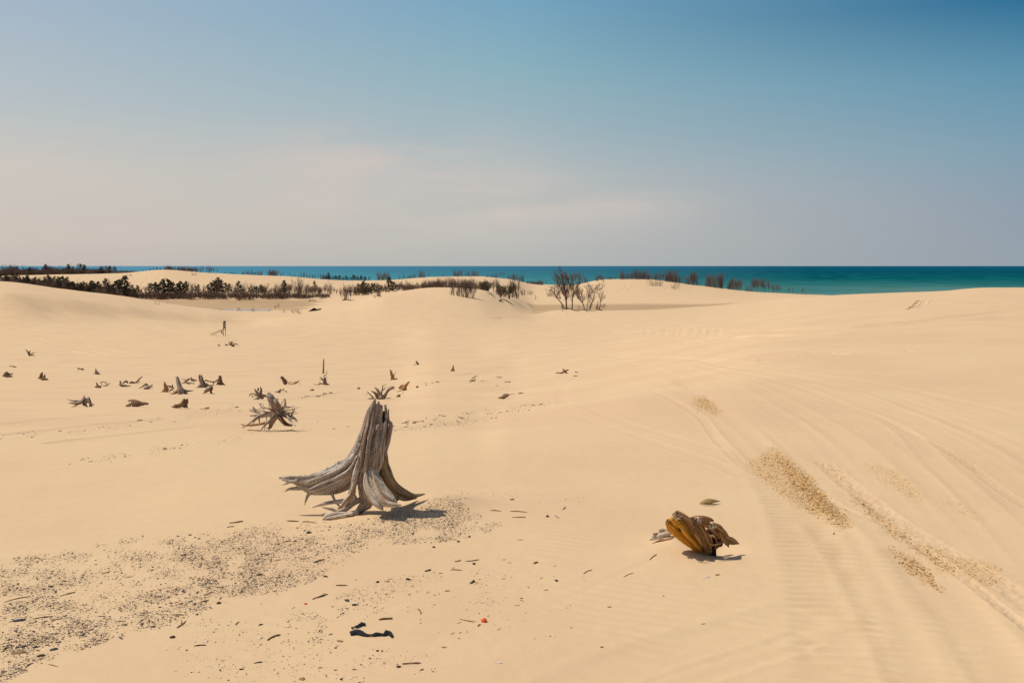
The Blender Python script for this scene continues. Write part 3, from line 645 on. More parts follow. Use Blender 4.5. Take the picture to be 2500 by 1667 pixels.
simple('driftwood_piece', 'splintered pale bleached wood fragment beside the amber log', 'driftwood', fr2,
  [[(240,800,8,.02),(330,795,14),(430,740,20),(520,760,22),(600,780,10)],[(190,905,10,.03),(260,890,16,.02),(340,860,22,.02),(430,850,24),(520,850,18),(600,870,6)],[(340,740,10),(400,725,14),(440,735,8)],
   [(360,880,18,.02),(430,905,22,.02),(520,890,20,.02),(620,868,5)],[(230,840,20,.01),(330,840,26),(480,800,30),(560,800,16)]], M_white, 12, .3, .1, 4, rmul=1.35)
fr2 = Frame(1560, 1190, 7.129, 1200, 285)
simple('sandy_stone', 'smooth olive tan wedge shaped stone above the amber log', 'stone', fr2,
  [[(1050,282,6),(1110,255,26),(1190,238,46),(1270,232,38),(1350,234,18),(1425,236,3)],[(1062,284,5,.04),(1140,262,18,.05),(1220,256,22,.05),(1330,246,10,.03)]], flat('sandy_stone', (.34, .235, .10), .9, .1, .2, 60), 14, .05, 0, 5)
# ---- the root wad
fr = Frame(560, 930, 11.2, 850, 1362)
rw = tag(empty('root_wad', fr.base), 'spidery uprooted stump with radiating roots and forked branches left of the tall stump', 'stump')
part('trunk', [[(1078,320,30),(1110,420,74),(1175,550,86),(1260,690,92),(1335,820,92),(1380,900,60)],[(1240,505,44,.03),(1300,620,62,.04),(1370,750,56,.03)],[(1075,298,8),(1050,345,18),(1040,400,24),(1060,460,26)],[(1180,520,20,.05),(1110,450,24,.06),(1080,380,12,.05)],
               [(1290,520,18),(1320,500,12),(1355,480,4)]], M_trunk, fr, rw, 20, .25, 5, rmul=1.15, fib=5, vox=.005, cr=.008)
part('branch', [[(1410,810,38),(1480,742,26),(1532,690,26),(1530,600,23),(1520,488,13)],[(1530,712,18),(1620,714,14),(1800,694,6)]], M_trunk, fr, rw, 10, .15, 4, rmul=1.2)
part('root', [[(1430,880,54),(1540,935,54),(1650,975,42),(1780,1030,28),(1832,1060,12)],[(1705,965,26),(1732,870,22),(1745,810,14),(1722,758,6)],[(1745,830,13),(1782,790,10),(1790,742,5)],[(1790,1040,14),(1842,1100,8),(1872,1132,4)],[(1800,1100,8),(1870,1048,4)]], M_trunk, fr, rw, 10, .2, 4, rmul=1.2)
part('root', [[(1560,955,28,.04),(1650,1060,24,.1),(1740,1160,24,.15),(1812,1225,10,.2)]], M_white, fr, rw, 10, .2, 4, rmul=1.2)
part('root', [[(1380,1000,60,-.05),(1460,1100,58,-.1),(1570,1180,48,-.12),(1710,1215,26,-.1)]], M_brown, fr, rw, 10, .2, 4, rmul=1.2)
part('root', [[(1340,900,72),(1225,1000,76,.03),(1160,1120,56,.05),(1120,1240,40,.06),(1075,1325,12,.08)]], M_tan, fr, rw, 14, .25, 4, fib=4, rmul=1.2)
part('root', [[(1205,950,38,.08),(1120,1060,34,.14),(1000,1180,26,.2),(920,1262,18,.22),(850,1352,10,.25)],[(980,1225,10,.2),(958,1345,5,.22)]], M_trunk, fr, rw, 10, .2, 4, rmul=1.2)
part('root', [[(1340,860,60),(1200,885,72,.03),(1050,905,66,.04),(920,930,60,.05),(820,955,50,.06),(740,1005,34,.08),(640,1085,22,.1),(500,1190,18,.12),(345,1282,8,.15)],
              [(830,900,36,.02),(740,822,30),(660,742,26),(640,700,14)],[(830,880,25,-.03),(700,835,24,-.05),(600,800,22,-.06),(548,768,12,-.07)],[(860,960,28),(740,942,20),(640,945,15),(560,952,11)],
              [(740,1030,24,.05),(680,1100,15,.05),(640,1182,7,.05)],[(810,1000,28),(815,1090,18),(830,1185,7)],[(1022,960,18),(1020,1105,8)]], M_trunk, fr, rw, 14, .25, 4, fib=3, rmul=1.2)
part('root', [[(1055,872,20,-.05),(950,790,15,-.1),(870,700,15,-.15),(820,620,10,-.18),(788,598,4,-.2)],[(830,620,9,-.18),(920,652,6,-.2),(950,702,4,-.2)],
              [(1240,800,28,-.05),(1100,752,19,-.1),(960,735,13,-.12),(755,762,6,-.15)],[(1240,700,17,-.05),(1150,680,11,-.1),(1050,650,5,-.12)],[(1180,660,9,-.1),(1080,588,4,-.12)]], M_trunk, fr, rw, 8, .15, 4, rmul=1.2)
part('root', [[(1130,1115,30,-.1),(960,1150,36,-.12),(760,1190,30,-.12),(560,1212,26,-.12),(400,1212,18,-.12),(318,1172,8,-.12)]], M_ochre, fr, rw, 10, .25, 4, rmul=1.2)
part('root', [[(860,1355,8,.2),(740,1350,11,.22),(600,1342,7,.24),(508,1352,4,.25)]], M_ochre, fr, rw, 8, .25, 4)
rl_ = random.Random(5)
thin = []
for k in range(22):
    an = rl_.uniform(0, 6.28); L = rl_.uniform(160, 420); x0, y0_ = 1330 + 60 * math.cos(an), 900 + 50 * math.sin(an)
    if math.sin(an) > .55: L *= .6
    bend = rl_.uniform(-70, 70); dp = rl_.uniform(-.12, .16)
    thin.append([(x0, y0_, 26, dp * .3), (x0 + L * .5 * math.cos(an) * 1.4 + bend * .4, y0_ + L * .5 * math.sin(an) * .8 + bend * .5, 15, dp * .7), (x0 + L * math.cos(an) * 1.5, y0_ + L * math.sin(an) * .85 + bend, 4, dp)])
part('rootlets', thin, M_brown, fr, rw, 7, .2, 3)
# ---- the smaller stumps and root pieces, each measured from the photo
def Fm(crop, au, av): return Frame(*crop, au, av)
K1 = (0, 820, 7.127); K2 = (280, 880, 7.35); K3 = (560, 930, 11.2); K4 = (640, 860, 11.76); K5 = (840, 860, 7.84); K6 = (1100, 880, 6.918); K7 = (490, 770, 15.68)
GS = 'weathered stumps scattered over the sand flat'
def stump(label, crop, anchor, strands, mat=M_far, name='tree_stump', cat='stump', **kw):
    return simple(name, label, cat, Fm(crop, *anchor), strands, mat, group=GS, rmul=1.12, **kw)
stump('slim grey stump leaning left, tallest of the distant group, with a long root reaching right', K2, (1170,602), [[(1120,290,20),(1140,380,32),(1165,470,40),(1180,540,54),(1190,585,48)],[(1095,292,5),(1112,310,10),(1125,350,12)],[(1195,520,28),(1290,545,20),(1415,540,4)],[(1130,550,30),(1080,580,18),(1000,605,5)],[(1230,560,20),(1290,595,18),(1320,600,5)],[(1270,600,10),(1300,612,4)]], M_fgrey)
stump('jagged two pronged grey stump with long curved roots behind the slim leaning one', K2, (1580,487), [[(1518,250,7),(1530,300,26),(1560,365,42),(1590,430,48),(1590,475,60)],[(1552,255,7),(1560,300,18),(1570,350,22)],[(1540,450,30),(1500,475,16),(1450,490,5)],[(1620,350,13),(1700,375,9),(1780,385,10)],[(1640,420,20),(1700,450,15),(1790,445,5)],[(1640,440,20),(1670,466,8)]], M_fgrey)
stump('short flat topped stump on splayed roots, farthest right of the distant group', K2, (1890,440), [[(1890,275,22),(1895,340,30),(1900,425,42)],[(1860,340,12),(1820,370,13),(1760,400,5)],[(1912,380,16),(1940,410,12),(1982,440,4)],[(1855,390,14),(1832,435,8)],[(1780,400,7),(1755,440,4)]], M_far)
stump('low twisted root clump lying just in front of the two pronged stump', K2, (1680,597), [[(1750,450,11),(1712,500,28),(1660,530,34),(1600,555,8)],[(1762,490,9),(1722,560,18),(1752,590,8),(1812,600,3)],[(1650,560,14),(1600,585,8),(1565,597,4)]], M_far, 'root_clump', 'driftwood')
stump('small spiked stump with an orange brown foot left of the slim leaning stump', K2, (900,567), [[(895,378,6),(905,440,22),(920,500,36),(890,550,38),(830,567,6)],[(930,540,30),(972,520,10)],[(862,430,5),(900,432,8)]], M_ochre)
stump('forked grey branch tangle between the small spiked stump and the slim leaning one', K2, (1010,572), [[(940,450,8),(1000,465,12),(1062,485,7)],[(1040,428,7),(1030,465,14)],[(1062,490,10),(1000,530,9),(978,570,8)],[(1010,520,8),(1075,552,4)],[(950,500,6),(1010,480,6)]], M_far, 'branch_tangle', 'driftwood')
stump('loose tangle of thin roots lying behind the slim leaning stump', K2, (1320,427), [[(1198,335,4),(1290,345,8),(1360,330,10),(1392,345,22),(1478,358,5)],[(1200,412,5),(1270,390,13),(1330,410,13),(1402,395,4)],[(1258,380,12),(1330,350,8),(1310,318,6)],[(1368,298,6),(1392,345,14)],[(1368,432,4),(1435,430,4)],[(1420,395,8),(1410,430,4)]], M_far, 'root_clump', 'driftwood')
stump('tent shaped heap of grey root wood at the middle of the distant group', K2, (570,517), [[(428,502,4),(500,465,10),(560,430,20),(602,445,12)],[(520,500,14),(580,495,28),(632,465,14),(680,430,7)],[(590,512,14),(632,516,7)],[(638,492,6),(688,464,4)],[(556,405,7),(552,440,14)]], M_fgrey, 'root_clump', 'driftwood')
stump('ragged root clump with one upright prong at its left end', K2, (150,470), [[(95,362,9),(105,410,16),(120,445,20),(180,452,18),(232,457,10),(292,448,4)],[(150,402,12),(205,372,17),(232,402,13)],[(66,440,4),(112,442,8)],[(200,380,6),(210,350,4)]], M_far, 'root_clump', 'driftwood')
stump('dark root with a long branch sweeping up to the right', K2, (320,412), [[(260,402,9),(310,392,18),(362,396,10),(420,356,14),(452,320,12),(502,284,5)],[(380,415,4),(452,380,6)],[(290,378,8),(330,384,8)]], M_far, 'driftwood_branch', 'driftwood')
stump('thick brown log with a broken bleached end lying flat on the left', K2, (360,828), [[(205,812,16),(245,812,20),(290,806,14)],[(300,720,18),(345,742,40),(410,765,46),(490,772,30),(560,768,20),(600,778,16)],[(320,802,36),(420,802,24),(505,790,12)],[(238,728,9),(300,712,12),(385,720,12)],[(250,775,8),(300,775,14)]], M_brown, 'driftwood_log', 'driftwood')
stump('twin topped brown stump with heavy roots trailing left near the flat log', K2, (1200,862), [[(1250,685,18),(1240,740,36),(1218,790,38),(1160,806,32),(1100,798,12),(1058,794,5)],[(1300,688,14),(1286,750,26),(1270,800,26),(1312,850,6)],[(1190,820,20),(1100,832,22),(1015,822,5)],[(1182,855,5),(1100,872,7),(1048,868,4)],[(1230,800,30),(1260,840,16)]], M_brown)
stump('flat paddle shaped wood slab lying to the right of the twin topped stump', K2, (1620,870), [[(1532,865,4),(1610,862,8),(1645,852,17),(1690,850,15)]], M_ochre, 'wood_slab', 'driftwood')
stump('tiny spray of upturned roots alone at the far left', K1, (515,352), [[(453,238,7),(480,280,10),(505,315,16),(515,346,10)],[(527,258,5),(512,300,10)],[(498,262,4),(508,300,6)],[(532,330,12),(572,300,6),(625,288,2)],[(540,332,9),(612,340,3)]], M_far)
stump('squat grey and brown stump at the left edge of the photo', K1, (130,720), [[(58,702,14),(100,662,28),(118,618,8)],[(100,690,24),(170,700,20),(218,700,6)],[(150,672,14),(225,655,7)],[(120,640,14),(150,660,16)]], M_far)
stump('squat dark stump with a pale upright slab, second from the left edge', K1, (745,768), [[(735,632,12),(716,690,24),(700,730,20),(662,737,6)],[(782,668,7),(772,710,20),(742,745,28),(832,756,10)],[(740,700,14),(760,740,20)]], M_brown)
stump('small pointed stump with one root trailing to the lower right', K1, (1685,667), [[(1665,568,5),(1670,610,16),(1682,642,24),(1752,672,4)],[(1628,652,5),(1682,652,12)],[(1700,610,5),(1705,640,10)]], M_far)
stump('pair of little dark root nubs left of the small pointed stump', K1, (1400,592), [[(1348,560,7),(1372,570,14),(1392,565,4)],[(1398,576,7),(1432,575,14),(1475,604,3)]], M_far, 'root_clump', 'driftwood')
stump('dark nub of wood with an upright stub beside a bleached crescent of root', K1, (1720,907), [[(1650,888,8),(1700,882,20),(1755,885,18)],[(1674,812,10),(1702,862,14)]], M_brown)
stump('bleached crescent shaped root curling up at its right end', K1, (1830,872), [[(1750,800,8),(1772,850,7),(1832,857,20),(1882,835,15),(1920,818,4)],[(1748,798,6),(1802,800,12),(1862,820,12)]], M_white, 'root_clump', 'driftwood')
stump('broad jagged stump with long pointed roots stretching left, nearest on the left side', K1, (1490,1237), [[(1465,1036,8),(1460,1090,26),(1420,1140,36),(1350,1172,32),(1280,1172,18),(1192,1165,5)],[(1540,1066,15),(1550,1130,30),(1582,1180,18),(1645,1200,4)],[(1500,1085,20),(1510,1150,36)],[(1380,1135,18),(1280,1130,12),(1155,1094,3)],[(1340,1190,18),(1300,1220,9),(1245,1232,4)],[(1440,1192,14),(1502,1212,14),(1525,1232,5)],[(1560,1208,20),(1608,1218,7)],[(1480,1130,40),(1470,1190,30)]], M_fgrey)
stump('brown stump leaning left like a broken horn above the spidery root wad', K4, (670,928), [[(542,700,30),(590,760,36),(640,842,46),(672,902,52)],[(592,700,10),(662,782,16),(735,832,5)]], M_brown)
stump('splintered root sticks strewn right of the horn shaped stump', K4, (900,925), [[(740,882,18),(800,856,10),(892,862,4)],[(770,916,12),(872,906,12),(962,872,28),(1072,826,8)],[(940,850,12),(1010,850,10),(1075,815,6)],[(1070,898,7),(1105,900,6)]], M_ochre, 'root_clump', 'driftwood')
stump('clawed grey stump with thin roots reaching up, in front of the wooden post', K4, (1800,937), [[(1760,882,30),(1820,902,38),(1892,922,22),(1940,932,5)],[(1790,720,22),(1792,800,40),(1802,862,52)],[(1782,635,6),(1772,692,16)],[(1812,682,14),(1852,600,8),(1876,515,3)],[(1652,690,5),(1720,752,13),(1742,802,20)],[(1648,752,5),(1722,792,13)],[(1830,772,6),(1864,678,4)],[(1780,902,20),(1682,900,13),(1590,935,9),(1455,908,4)],[(1580,902,5),(1690,888,8)],[(1628,818,3),(1682,882,8)]], M_fgrey)
stump('short chain of crumbled wood lumps behind the spidery root wad', K4, (480,1167), [[(368,1132,7),(432,1132,18),(502,1140,26),(532,1048,12)],[(560,1102,12),(622,1050,18)],[(640,1112,8),(705,1126,17)],[(470,1080,10),(500,1120,18)]], M_far, 'root_clump', 'driftwood')
stump('rounded brown hump of wood poking out below the clawed stump', K4, (1440,1103), [[(1368,1092,12),(1440,1074,28),(1510,1086,4)]], M_ochre, 'wood_slab', 'driftwood')
stump('antlered root clump directly behind and left of the spidery root wad', K3, (780,505), [[(680,208,8),(740,300,30),(790,382,50),(842,442,60)],[(845,158,10),(868,232,24),(852,330,36),(840,422,50)],[(742,402,32),(652,342,20),(560,358,13),(543,424,5)],[(800,472,45),(700,502,24),(640,517,9)],[(880,442,50),(932,462,28)],[(890,382,24),(960,402,32),(1032,432,18)],[(640,440,20),(620,400,12),(590,390,8)]], M_fgrey)
stump('small dark splinter standing inside the antlered root clump', K3, (790,300), [[(792,175,6),(786,230,22),(786,275,10)]], M_hole, 'wood_splinter', 'driftwood')
stump('crown of upswept roots right behind the top of the tall stump', K5, (700,897), [[(702,892,70),(702,840,60)],[(640,872,30),(602,790,24),(522,736,8)],[(682,852,36),(646,732,26),(584,668,7)],[(712,862,24),(716,762,16),(740,690,11),(736,630,5)],[(740,640,6),(802,620,3)],[(762,862,40),(802,790,26),(862,720,17),(962,662,12)],[(832,740,9),(852,680,8),(932,655,8),(968,674,9)],[(752,732,7),(800,660,5)],[(562,872,16),(512,820,10),(438,748,6)],[(452,802,5),(398,806,3)],[(572,882,14),(492,882,12),(425,916,4)],[(640,800,10),(560,760,10)],[(820,882,7),(885,868,7)]], M_fgrey)
stump('thin forked stump like a raised claw beyond the crown of roots', K5, (930,527), [[(885,333,10),(905,400,20),(917,462,18),(902,502,8)],[(925,452,10),(968,398,4)],[(962,438,9),(930,502,18),(865,534,5)],[(930,502,14),(970,508,12),(1018,498,10)],[(975,420,3),(992,350,1.5)],[(870,420,3),(900,440,5)]], M_ochre)
stump('amber brown chunk of stump with a beak like splinter pointing right', K5, (1150,730), [[(1252,556,8),(1192,620,24),(1162,652,30),(1152,702,42)],[(1102,640,20),(1048,682,13)],[(1120,618,14),(1132,692,38),(1192,720,13)],[(1090,702,14),(1060,690,9)]], M_ochre)
stump('tiny two legged grey stump standing alone toward the centre', K5, (1410,240), [[(1375,163,7),(1400,200,18),(1424,238,18)],[(1385,188,6),(1368,238,4)],[(1360,238,4),(1328,246,3)]], M_far)
stump('narrow amber spike of wood upright in the sand near the centre', K5, (2080,360), [[(2090,236,4),(2086,300,16),(2090,354,24)],[(2050,318,5),(2058,354,12)]], M_ochre)
stump('small dark wood lump left of the crown of roots', K5, (285,705), [[(255,705,6),(278,688,18),(302,680,10)],[(300,662,3),(296,690,8)]], M_brown, 'wood_chunk', 'driftwood')
stump('small dark wood lump right of the amber beaked chunk', K5, (1395,678), [[(1378,672,10),(1400,660,16),(1425,650,6)]], M_brown, 'wood_chunk', 'driftwood')
stump('ring shaped scrap of brown root right of the crown of roots', K5, (1035,856), [[(998,854,6),(1022,828,8),(1050,820,14),(1085,822,8)],[(1020,850,6),(1070,840,10)]], M_brown, 'wood_chunk', 'driftwood')
stump('boat shaped scrap of root at the left end of the gravel fan', K6, (370,352), [[(320,347,8),(370,338,14),(402,340,10),(417,296,5)],[(350,310,4),(362,330,6)]], M_ochre, 'root_clump', 'driftwood')
stump('knobbly dark root with a thin tail lying between the two gravel fans', K6, (880,648), [[(798,630,4),(850,625,15),(902,612,26),(962,590,20),(988,590,7)],[(878,576,5),(940,568,8),(992,574,6),(1085,560,1.5)],[(880,642,8),(905,636,8)]], M_brown, 'driftwood_branch', 'driftwood')
stump('lens shaped dark chip right of the knobbly dark root', K6, (1190,556), [[(1128,556,2),(1180,549,9),(1246,554,5)]], M_brown, 'wood_slab', 'driftwood')
stump('crossed dark sticks lying right of the upper gravel fan', K6, (1900,222), [[(1775,208,7),(1835,205,9)],[(1838,218,9),(1892,200,13),(1932,180,15),(1995,152,5)],[(1898,148,12),(1930,172,10)],[(1920,186,12),(1978,216,10)]], M_brown, 'branch_tangle', 'driftwood')
stump('tiny forked twig right of the crossed dark sticks', K6, (2125,205), [[(2105,180,3),(2120,198,8),(2150,196,4)]], M_brown, 'twig', 'twig')
stump('flat dark chip just below the tiny forked twig', K6, (2110,266), [[(2082,264,8),(2110,262,9),(2150,256,2)]], M_brown, 'wood_slab', 'driftwood')
stump('tangle of dark roots lying below the wooden trail sign', K7, (1180,1195), [[(925,1102,14),(985,1130,26),(1040,1120,10)],[(1060,1120,16),(1150,1090,34),(1170,1010,20),(1190,985,8)],[(1085,1050,20),(1105,1000,10)],[(1190,1070,20),(1285,1035,8)],[(1150,1130,20),(1230,1150,40),(1310,1200,8)],[(1250,1120,18),(1340,1085,20),(1455,1138,4)],[(1200,1000,8),(1270,990,4)]], M_far, 'root_clump', 'driftwood')
stump('tiny three cornered root nub left of the root tangle below the sign', K7, (700,1175), [[(690,1085,10),(700,1130,20),(660,1172,14)],[(700,1140,14),(770,1175,4)],[(598,1140,4),(640,1115,4)]], M_far, 'root_clump', 'driftwood')
stump('little dark root knot at the foot of the sign posts', K7, (825,705), [[(820,590,18),(800,640,20),(815,690,18)],[(770,600,5),(820,596,12)],[(830,690,12),(880,700,6)]], M_far, 'root_clump', 'driftwood')
stump('thin sliver of dark wood at far left above the edge stump', K1, (240,548), [[(150,526,3),(205,524,6),(245,536,9),(286,544,5)]], M_brown, 'wood_slab', 'driftwood')
# ---- the lone post
frp = Fm(K4, 1755, 606)
simple('wooden_post', 'tall plain brown post standing alone behind the clawed stump', 'post', frp, [[(1768,190,17),(1764,340,20),(1758,520,25),(1755,608,26)],[(1745,560,10),(1722,608,5)],[(1775,560,8),(1785,610,4)]], M_ochre, 10, .06, 0)
# ---- the sign
frs = Fm(K7, 908, 795)
sg = tag(empty('trail_sign', frs.base), 'narrow upright wooden sign panel between two posts with leaning rails', 'sign')
sp_m = flat('sign_post_wood', (.16, .10, .045)); pn = flat('sign_panel_paint', (.36, .25, .22), var=.15, scale=6); cp = flat('sign_cap', (.07, .03, .025))
for x in (868, 948): part('post', [[(x, 240, 10), (x, 520, 10), (x, 810, 10)]], sp_m, frs, sg, 8, .05, 2)
def box(name, frm, x0, y0, x1, y1, th, mat, root, dep=0.0):
    a = frm.p(x0, y0, dep); b_ = frm.p(x1, y1, dep)
    V = [(x, y, z) for y in (a[1] - th / 2, a[1] + th / 2) for x, z in ((a[0], a[2]), (b_[0], a[2]), (b_[0], b_[2]), (a[0], b_[2]))]
    V = [(p[0] - root.location.x, p[1] - root.location.y, p[2] - root.location.z) for p in V]
    me = mesh(name, V, [(0,1,2,3),(7,6,5,4),(0,4,5,1),(1,5,6,2),(2,6,7,3),(3,7,4,0)], mat)
    o = link(me, name, root); md = o.modifiers.new('bevel', 'BEVEL'); md.width = th * .12; md.segments = 2; return o
box('sign_panel', frs, 880, 262, 937, 490, .06, pn, sg)
box('cap', frs, 872, 208, 950, 260, .12, cp, sg, .04)
box('crossbar', frs, 862, 490, 955, 502, .05, sp_m, sg, .05)
part('rail', [[(868,515,9,.1),(620,620,9,.6),(350,735,9,'g')]], sp_m, frs, sg, 8, .05, 2)
part('rail', [[(968,515,9,.1),(700,635,9,.5),(450,745,9,'g')]], sp_m, frs, sg, 8, .05, 2)
# ---- dark hump on the rim of the left basin
fh = Frame(730, 735, 33.6, 1300, 800)
simple('dark_driftwood_log', 'black humped log half buried on the rim of the damp basin', 'driftwood', fh, [[(735,850,16),(900,810,44),(1050,740,80),(1200,690,120),(1330,650,90),(1350,600,20)],[(1000,800,40),(1200,760,70),(1400,720,60),(1600,690,55),(1800,650,50)],[(1240,600,40),(1340,590,26)]], flat('charred_wood', (.014, .012, .010)), 12, .1, .1, 4)
# ---------------------------------------------------------------- loose bits on the sand
def blob(geo, c, sx, sy, sz, ang, n1=6, n2=4, rough=.25):
    """an uneven lump"""
    ca, sa = math.cos(ang), math.sin(ang); V = [(0, 0, -1)]; 
    for i in range(1, n2):
        ph = math.pi * i / n2
        for j in range(n1):
            a = 2 * math.pi * (j + .5 * (i % 2)) / n1; k = 1 + random.uniform(-rough, rough)
            V.append((math.sin(ph) * math.cos(a) * k, math.sin(ph) * math.sin(a) * k, -math.cos(ph) * k))
    V.append((0, 0, 1)); f = []
    for j in range(n1): f.append([0, 1 + (j + 1) % n1, 1 + j])
    for i in range(n2 - 2):
        for j in range(n1):
            a = 1 + i * n1 + j; b_ = 1 + i * n1 + (j + 1) % n1; f.append([a, b_, b_ + n1, a + n1])
    e = len(V) - 1
    for j in range(n1): f.append([e, 1 + (n2 - 2) * n1 + j, 1 + (n2 - 2) * n1 + (j + 1) % n1])
    W_ = [(c[0] + ca * x * sx - sa * y_ * sy, c[1] + sa * x * sx + ca * y_ * sy, c[2] + z * sz) for x, y_, z in V]
    n0 = geo.n; geo.v.append(np.array(W_)); geo.uv.append(np.array([[v[0], v[1]] for v in V])); geo.f.extend([[q + n0 for q in ff] for ff in f]); geo.n += len(V)
# vectorised scatter for the gravel and the sand clods: squashed little polyhedra
OCT = np.array([(1,0,0),(.35,.9,0),(-.7,.6,0),(-.9,-.5,0),(.2,-1,0),(0.1,0,1),(0,0,-1.)])
OF = [(0,1,5),(1,2,5),(2,3,5),(3,4,5),(4,0,5),(1,0,6),(2,1,6),(3,2,6),(4,3,6),(0,4,6)]
def hits(us, vs):
    return np.array([tuple(hit(a, b_)) for a, b_ in zip(us, vs)])
def scatter(name, us, vs, size, mat, label, cat, flatz=.55, elong=1.5):
    Pp = hits(us, vs); n = len(Pp); ang = rng.uniform(0, 2 * np.pi, n)
    sx = size * rng.uniform(.8, elong, n); sy = size * rng.uniform(.6, 1, n); sz = size * rng.uniform(.35, flatz, n)
    k = OCT[None] * (1 + rng.uniform(-.25, .25, (n, 7, 1)))
    X_ = k[..., 0] * sx[:, None]; Y_ = k[..., 1] * sy[:, None]; Z_ = k[..., 2] * sz[:, None]
    ca, sa = np.cos(ang)[:, None], np.sin(ang)[:, None]
    V = np.stack([Pp[:, None, 0] + X_ * ca - Y_ * sa, Pp[:, None, 1] + X_ * sa + Y_ * ca, Pp[:, None, 2] + Z_ + sz[:, None] * .35], -1)
    f = (np.array(OF)[None] + (np.arange(n) * 7)[:, None, None]).reshape(-1, 3)
    rnd = np.repeat(rng.uniform(0, 1, n), 7)
    return tag(link(mesh(name, V, f, mat, False, colattr={'rnd': rnd}), name), label, cat, kind='stuff')
mg, t, b = pbsdf('gravel', .85, .2)
ra = N(t, 'ShaderNodeAttribute', attribute_name='rnd').outputs['Fac']
t.links.new(ramp(t, ra, [(0, (.080,.052,.042)), (.4, (.14,.095,.072)), (.7, (.22,.15,.105)), (.86, (.19,.165,.165)), (.95, (.32,.24,.17)), (1, (.46,.37,.28))]), b.inputs['Base Color'])
def fill(poly, n, dens=None):
    xs_ = [p[0] for p in poly]; ys_ = [p[1] for p in poly]; U, V = [], []
    while len(U) < n:
        u = rng.uniform(min(xs_), max(xs_), 4 * n); v = rng.uniform(min(ys_), max(ys_), 4 * n)
        ok = inpoly(poly, u, v)
        if dens is not None: ok &= rng.uniform(0, 1, 4 * n) < dens(u, v)
        U += u[ok].tolist(); V += v[ok].tolist()
    return np.array(U[:n]), np.array(V[:n])
clump = lambda s, k=.12, lo=.15: (lambda u, v: np.clip(lo + .25 + 2.0 * (fbm(u / 55 + v / 160, v / 20, s, 4) + .02 + .0), 0.03, 1))
G = [([(0,1366),(120,1350),(260,1322),(420,1300),(560,1296),(660,1276),(800,1272),(900,1268),(1000,1238),(1090,1212),(1130,1222),(1180,1262),(1230,1278),(1190,1300),(1120,1318),(1010,1328),(900,1330),(840,1370),(760,1420),(680,1445),(560,1470),(470,1500),(390,1530),(280,1560),(150,1600),(60,1640),(0,1667)], 24000),
     ([(420,1330),(640,1300),(900,1275),(1090,1225),(1150,1262),(1000,1300),(860,1340),(700,1420),(560,1460),(440,1440)], 7000),
     ([(0,1480),(200,1440),(420,1440),(420,1490),(280,1540),(140,1590),(0,1650)], 1800),
     ([(860,1275),(1000,1245),(1120,1250),(1180,1290),(1060,1318),(900,1328)], 2200), ([(1060,1225),(1110,1195),(1200,1205),(1200,1222),(1130,1228)], 120), ([(1200,1205),(1270,1210),(1262,1225),(1205,1225)], 50), ([(1300,1220),(1430,1215),(1440,1232),(1310,1232)], 60),
     ([(900,1420),(1070,1395),(1080,1430),(1060,1480),(960,1500),(840,1510),(810,1460)], 620), ([(1150,1380),(1290,1400),(1290,1470),(1240,1520),(1150,1470)], 150),
     ([(400,1560),(500,1480),(700,1540),(830,1560),(880,1640),(700,1667),(400,1667)], 520), ([(680,1480),(800,1500),(790,1570),(700,1570)], 260), ([(900,1580),(1060,1590),(1060,1640),(900,1667),(820,1667)], 170),
     ([(1100,1440),(1300,1370),(1450,1400),(1380,1560),(1150,1560)], 130), ([(1120,920),(1200,915),(1275,948),(1200,952),(1130,930)], 420), ([(1090,925),(1150,945),(1240,945),(1200,952),(1070,960),(1100,945)], 180),
     ([(900,1035),(1000,1022),(1180,1000),(1330,975),(1350,985),(1260,1010),(1150,1035),(1000,1050),(910,1055)], 2400),
     ([(600,1040),(760,1030),(880,1025),(880,1045),(700,1052),(600,1058)], 190), ([(0,1055),(200,1045),(420,1015),(560,1000),(600,1005),(420,1035),(200,1060),(0,1075)], 900),
     ([(400,1022),(640,965),(640,985),(520,1010)], 330), ([(690,972),(820,958),(820,964),(690,980)], 300), ([(100,1135),(260,1110),(440,1085),(600,1068),(600,1076),(420,1100),(260,1125),(120,1142)], 480),
     ([(900,960),(1060,930),(1070,938),(930,975)], 130), ([(1280,915),(1380,920),(1400,940),(1300,945)], 26), ([(0,900),(260,905),(420,900),(420,915),(0,912)], 50), ([(560,1060),(640,1050),(640,1060),(560,1072)], 50)]
us_, vs_, ss_ = [], [], []
for i, (poly, n) in enumerate(G):
    u, v = fill(poly, n, clump(100 + i)); u = u + rng.normal(0, 5, n); v = v + rng.normal(0, 2.5, n)
    ok = (u > -5) & (v < 1690) ; u, v = u[ok], v[ok]
    us_.append(u); vs_.append(v); ss_.append(.0021 * rng.lognormal(0, .5, len(u)) * (1.0 + 1.1 * sstep(1180, 850, v) + .0 * sstep(1420, 1640, v)))
scatter('gravel', np.concatenate(us_), np.concatenate(vs_), np.concatenate(ss_), mg, 'dark pebbles and wood crumbs strewn in patches over the pale sand', 'gravel')
mc, t, b = pbsdf('sand_clod', .95, .1)
ra = N(t, 'ShaderNodeAttribute', attribute_name='rnd').outputs['Fac']
t.links.new(ramp(t, ra, [(0, (.34,.175,.06)), (.5, (.50,.29,.115)), (1, (.60,.38,.18))]), b.inputs['Base Color'])
us_, vs_, ss_ = [], [], []
for i, (poly, n, s) in enumerate(CLOD):
    n = int(n * 1.35); u, v = fill(poly, n); sg_ = np.where(rng.uniform(0, 1, n) < .25, 2.2, 1); us_.append(u + rng.normal(0, 5, n) * sg_); vs_.append(v + rng.normal(0, 3, n) * sg_); ss_.append(.0027 * rng.lognormal(0, .5, n) * (.8 + .35 * s) * np.where(v < 1050, 1.25, 1))
